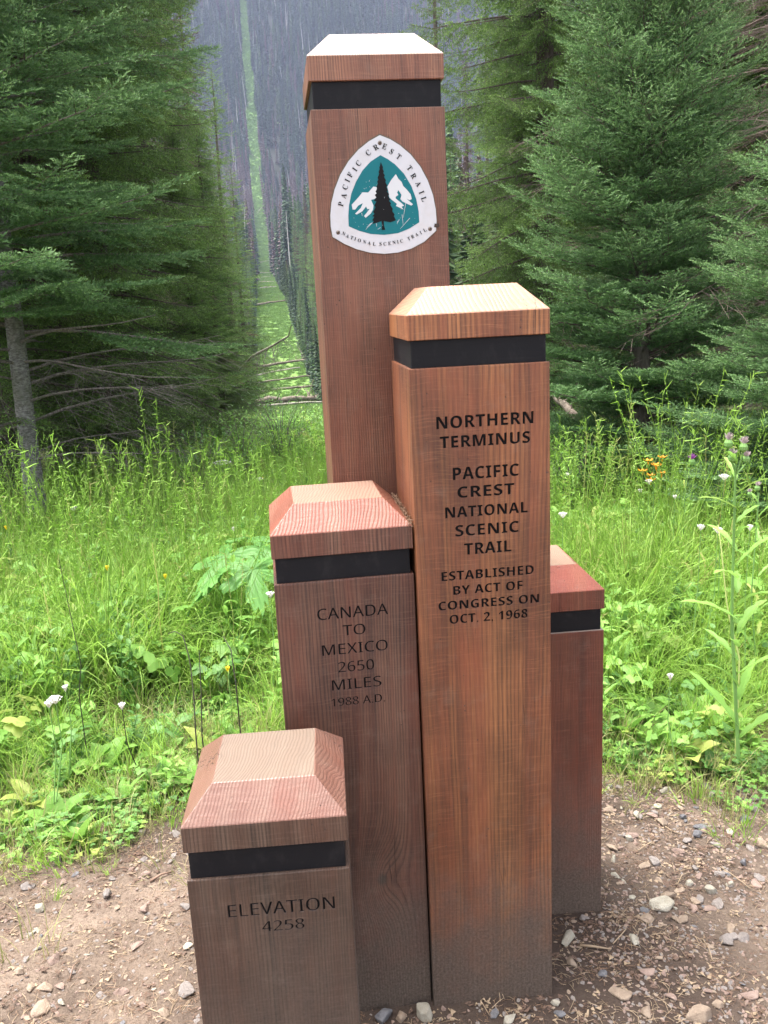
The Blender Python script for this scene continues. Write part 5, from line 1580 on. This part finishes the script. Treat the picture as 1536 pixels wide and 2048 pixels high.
STN = [(770, 2038, .034, 'blue', 2, 'blue grey stone at the foot of the dark brown post'), (801, 2036, .022, 'tan', 2, 'small orange tan stone between the blue grey and the pale block'),
 (847, 2030, .036, 'cream', 2, 'large pale blocky stone at the seam of the two middle posts'), (1398, 2035, .043, 'tan', 2, 'big blocky tan stone at the lower right'),
 (1137, 1880, .040, 'cream', 1, 'cream flat stone leaning by the right foot of the orange brown post'), (1143, 1925, .025, 'tan', 1, 'narrow tan stone below the cream one by the post foot'),
 (1321, 1812, .055, 'cream', 0, 'wide whitish flat stone right of the red brown post foot'), (1373, 1683, .022, 'grey', 1, 'grey stone in the middle of the right dirt'),
 (1358, 1704, .025, 'pink', 1, 'brownish stone just below the grey one on the right'), (1323, 1645, .030, 'tan', 1, 'tan block near the top of the right dirt'),
 (1525, 1692, .034, 'tan', 2, 'tan rock at the right edge of the picture'), (1232, 1753, .022, 'cream', 1, 'cream stone right of the red brown post'),
 (1270, 1880, .033, 'cream', 3, 'white elongated flat stone on dark soil right of the posts'), (1420, 1822, .028, 'pink', 0, 'pinkish flat stone on the right dirt'),
 (1452, 1883, .033, 'grey', 1, 'grey brown stone at the right, below the pinkish one'), (1487, 1877, .026, 'grey', 1, 'grey stone right of the grey brown one'),
 (1272, 1573, .030, 'pink', 1, 'stone where grass meets dirt right of the red brown post'), (1318, 1600, .028, 'pink', 0, 'flat stone below the grass edge stone on the right'),
 (1470, 1520, .036, 'cream', 2, 'white stone in the grass at the right'), (1516, 1770, .030, 'pink', 0, 'flat brown stone at the right edge'), (1519, 1755, .026, 'grey', 3, 'pale slab on top of dirt at right edge'),
 (1295, 1943, .030, 'pink', 0, 'brownish flat stone in lower right dirt'), (1240, 1990, .040, 'tan', 3, 'wide tan slab half sunk below the right posts'), (1294, 2025, .024, 'tan', 1, 'tan stone at the bottom right of the posts'),
 (1500, 1990, .036, 'pink', 0, 'pinkish slab in the lower right corner'), (1205, 1950, .022, 'blue', 1, 'dark grey stone right of the orange brown post foot'), (1490, 1640, .028, 'blue', 1, 'dark stone near the grass at right'),
 (1405, 1660, .028, 'pink', 1, 'stone beside the tan block on the upper right dirt'), (1430, 1690, .024, 'grey', 3, 'flat grey chip right of the middle grey stone'), (1440, 1750, .022, 'grey', 1, 'small grey stone in the pebbly patch at right'),
 (1400, 1755, .025, 'pink', 0, 'pink flat stone in the pebbly patch at right'), (1378, 1768, .018, 'cream', 2, 'cream pebble in the pebbly patch at right'), (1460, 1770, .020, 'cream', 1, 'cream stone in the pebbly patch at right'),
 (1112, 2008, .016, 'cream', 2, 'small pale stone at the right foot of the orange brown post'), (1120, 2030, .022, 'blue', 1, 'lilac grey stone below the right foot of the orange brown post'), (988, 2028, .020, 'blue', 0, 'bluish flat stone under the orange brown post'),
 (1018, 2040, .026, 'cream', 1, 'cream upright stone under the middle of the orange brown post'), (900, 2035, .014, 'pink', 0, 'small pink chip under the orange brown post'), (1165, 1838, .015, 'grey', 2, 'small stone at the foot of the red brown post'),
 (55, 1775, .030, 'grey', 1, 'grey stone at the left edge of the dirt'), (185, 1600, .050, 'grey', 1, 'flat rock under broad leaves at the left'), (118, 1720, .028, 'grey', 3, 'flat grey chip near the left grass edge'), (150, 1750, .018, 'blue', 3, 'dark slate chip on the left dirt'),
 (165, 1682, .030, 'pink', 3, 'brown slab chip in left grass edge'), (108, 1920, .026, 'pink', 1, 'pinkish stone on the lower left dirt'), (90, 1978, .028, 'tan', 1, 'tan stone on the lower left dirt'), (82, 2020, .040, 'tan', 0, 'long tan slab in the lower left corner'),
 (38, 1945, .020, 'tan', 2, 'round tan stone near the lower left edge'), (275, 1895, .028, 'pink', 0, 'flat brown chip left of the shortest post'), (372, 1985, .036, 'grey', 1, 'grey stone against the foot of the shortest post'), (345, 1985, .016, 'tan', 1, 'small tan stone left of the grey one by the shortest post'),
 (245, 1985, .026, 'pink', 1, 'pink brown stone in the litter left of the shortest post'), (283, 1665, .024, 'grey', 3, 'flat chip at the grass edge left of the shortest post'), (350, 1668, .028, 'grey', 3, 'pale flat stone just left of the shortest cap'),
 (60, 1870, .022, 'cream', 3, 'pale flat chip on the left dirt'), (290, 1840, .014, 'tan', 2, 'small pebble on dark soil left of the shortest post'), (75, 1860, .020, 'cream', 3, 'cream chip in the left dirt'), (258, 1671, .026, 'tan', 1, 'tan stone in the left grass fringe')]
sr = rng_of(33)
for (u, v, s_, c_, sh, lb) in STN:
    p_ = gp(u, v)
    stone(p_, s_, c_, sh, lb, sr.uniform(0, 6.28), sr.normal(0, .12), 1, sr.uniform(.85, 1.15), 1)
cols = list(SM)
cnt = 0; taken = []
while cnt < 300:
    x_ = sr.uniform(-1.5, 1.7); y_ = sr.uniform(-.35, 1.25)
    right = x_ > .5
    if not in_view(np.array(x_), np.array(y_), .02): continue
    if (abs(x_ + .02) < .60 and -.42 < y_ < .66): continue
    if y_ > float(edge_y(x_)) + .12: continue
    if not right and sr.random() < .55: continue
    s_ = .009 + .020 * sr.random() ** 2.0 + (.003 if right else 0)
    c_ = cols[int(sr.choice([0, 0, 0, 1, 1, 2, 3, 3, 4]))]
    pale = {'grey': 'grey', 'tan': 'tan', 'cream': 'cream', 'pink': 'pinkish', 'blue': 'blue grey'}[c_]
    stone((x_, y_), s_, c_, int(sr.choice([0, 3, 0, 3, 1, 2])), f'small {pale} stone on the dirt {"right" if right else "left"} of the posts, {"close to the grass" if y_ > .75 else "midway to the grass" if y_ > .3 else "at the picture bottom"}', sr.uniform(0, 6.28), sr.normal(0, .2), 1, sr.uniform(.8, 1.1), 1, .25,
          f'small {pale} stones {"right" if right else "left"} of the posts, {"close to the grass" if y_ > .75 else "midway" if y_ > .3 else "at the bottom"}')
    cnt += 1
def dirt_pts(n, rightbias=.5, grow=.0):
    x = sr.uniform(-1.9, 2.0, n); y = sr.uniform(-.45, 1.5, n)
    k = in_view(x, y, .05) & (y < edge_y(x) + grow) & ~((np.abs(x + .02) < .14) & (y > .3) & (y < .6))
    k &= ~((x > -.16) & (x < .15) & (y > .3) & (y < .63)) & ~((x > -.01) & (x < .31) & (y > -.01) & (y < .31)) & ~((x > -.32) & (x < .0) & (y > 0) & (y < .32))
    k &= ~((x > -.51) & (x < -.18) & (y > -.4) & (y < -.06)) & ~((x > .21) & (x < .54) & (y > .29) & (y < .62))
    k &= sr.random(n) < np.where(x > .4, 1, 1 - rightbias)
    return np.stack([x[k], y[k], np.ones(k.sum())], -1)
scatter('gravel', [ROCK['grey'][0], ROCK['tan'][3], ROCK['pink'][0], ROCK['grey'][3], ROCK['pink'][1]], dirt_pts(30000, .68, .1), sr, .003, .0115, tilt=.3, label='fine gravel strewn over the trodden dirt')
# needle, bark and straw litter
M_LIT = [simple('dry_needle_litter', (.20, .12, .075), .8), simple('straw_litter', (.30, .22, .145), .8), simple('bark_chip', (.12, .075, .055), .9)]
def lit(seed, mat, n, l, w):
    rng = rng_of(seed); g = Geo()
    for k in range(n):
        a = rng.uniform(0, 6.28); c = np.array([rng.normal(0, .02), rng.normal(0, .02), rng.uniform(.001, .004)])
        ll = l * rng.uniform(.4, 1.2); d = np.array([math.cos(a), math.sin(a), rng.normal(0, .12)]) * ll / 2
        m_ = c + (rng.normal(0, .1 * ll), rng.normal(0, .1 * ll), abs(rng.normal(0, .1 * ll)))
        g.tube([c - d, m_, c + d], [w, w, w * .5], 3)
    return g.mesh('litter', mat)
def chips(seed, mat):
    rng = rng_of(seed); g = Geo()
    for k in range(8):
        c = np.array([rng.normal(0, .02), rng.normal(0, .02), .002]); s_ = rng.uniform(.002, .006)
        v = c + rng.normal(0, 1, (5, 3)) * s_ * (1, 1, .3)
        g.add(v, [[0, 1, 2], [0, 2, 3], [0, 3, 4], [1, 2, 4]])
    return g.mesh('litter', mat)
scatter('needle_litter', [lit(90, M_LIT[0], 14, .020, .00055), lit(91, M_LIT[1], 9, .030, .0007), chips(92, M_LIT[2]), chips(93, M_LIT[1]), lit(94, M_LIT[0], 12, .014, .0006)], dirt_pts(6500, .1, .4), sr, .7, 1.3, tilt=.1,
        label='dry needles, bark bits and straw littering the dirt')
# twigs
for k, (u0, v0, u1, v1, lb) in enumerate([(300, 1765, 350, 1745, 'brown stick on the dirt left of the shortest cap'), (1160, 1893, 1222, 1902, 'pale flat splinter right of the orange brown post foot'), (1226, 1890, 1252, 1862, 'thin forked straw right of the pale splinter'),
        (1275, 1704, 1305, 1686, 'thin twig in the upper right dirt'), (1330, 1655, 1362, 1672, 'straight twig beside the tan block'), (1355, 1770, 1378, 1748, 'curved straw at the pebbly patch'), (300, 2020, 332, 2032, 'thin twig in the litter left of the shortest post'),
        (140, 1960, 160, 1925, 'short twig on the lower left dirt'), (1405, 1880, 1425, 1925, 'twig across the right dirt'), (20, 1870, 45, 1850, 'short straw at the left edge'), (1440, 1735, 1500, 1780, 'long dry grass stem lying across right stones'), (90, 1690, 200, 1655, 'dry grass stem in the left grass fringe')]):
    a, b = gp(u0, v0), gp(u1, v1); a[2] = gz1(a[0], a[1]) + .004; b[2] = gz1(b[0], b[1]) + .006
    m_ = (a + b) / 2 + (0, 0, .004) + sr.normal(0, .004, 3)
    g = Geo(); g.tube([a - a, m_ - a, b - a], [.004 if k < 2 else .0018, .0035 if k < 2 else .0016, .0015], 5, cap=True)
    o = mobj('twig', g.mesh('twig', M_LIT[1] if k not in (0, 7) else simple('twig_bark', (.22, .14, .10), .8), True), loc=a)
    tag(o, lb, 'twig', None)
# needles caught between the dark brown and the orange-brown post
g = Geo()
for k in range(420):
    yy_ = sr.uniform(.0, .30); zt_ = 1.1228 + BH + CH + .006
    c = np.array([-.004 - .004 * yy_ / .3 + sr.normal(0, .0035) - .004, .004 + yy_, zt_ + sr.uniform(-.006, .004) + .003 * (yy_ / .3)])
    a = sr.uniform(0, 6.28); l = sr.uniform(.004, .012); d = np.array([math.cos(a) * .5, math.sin(a), sr.normal(0, .3)]) * l / 2
    g.tube([c - d, c + d], [.0007, .0004], 3, a=0)
o = mobj('caught_needles', g.mesh('caught_needles', M_LIT[0]))
tag(o, 'dry needles caught in the gap beside the dark brown cap', None, None, 'stuff')

# ------------------------------------------------------------------ haze
hz_ = bpy.data.materials.new('valley_haze')
hz_.use_nodes = True
hn = hz_.node_tree.nodes; hn.remove(hn['Principled BSDF'])
pv = hn.new('ShaderNodeVolumePrincipled')
pv.inputs['Color'].default_value = (0.62, 0.70, 1.0, 1)
pv.inputs['Density'].default_value = 0.00024
hz_.node_tree.links.new(pv.outputs[0], hn['Material Output'].inputs['Volume'])
bm = bmesh.new(); box_bm(bm, -1090, 1090, -320, 1240, -14, 480)
hz = mobj('haze', bm_mesh(bm, 'haze', [hz_]))
tag(hz, 'thin bluish summer haze filling the valley', None, None, 'stuff')
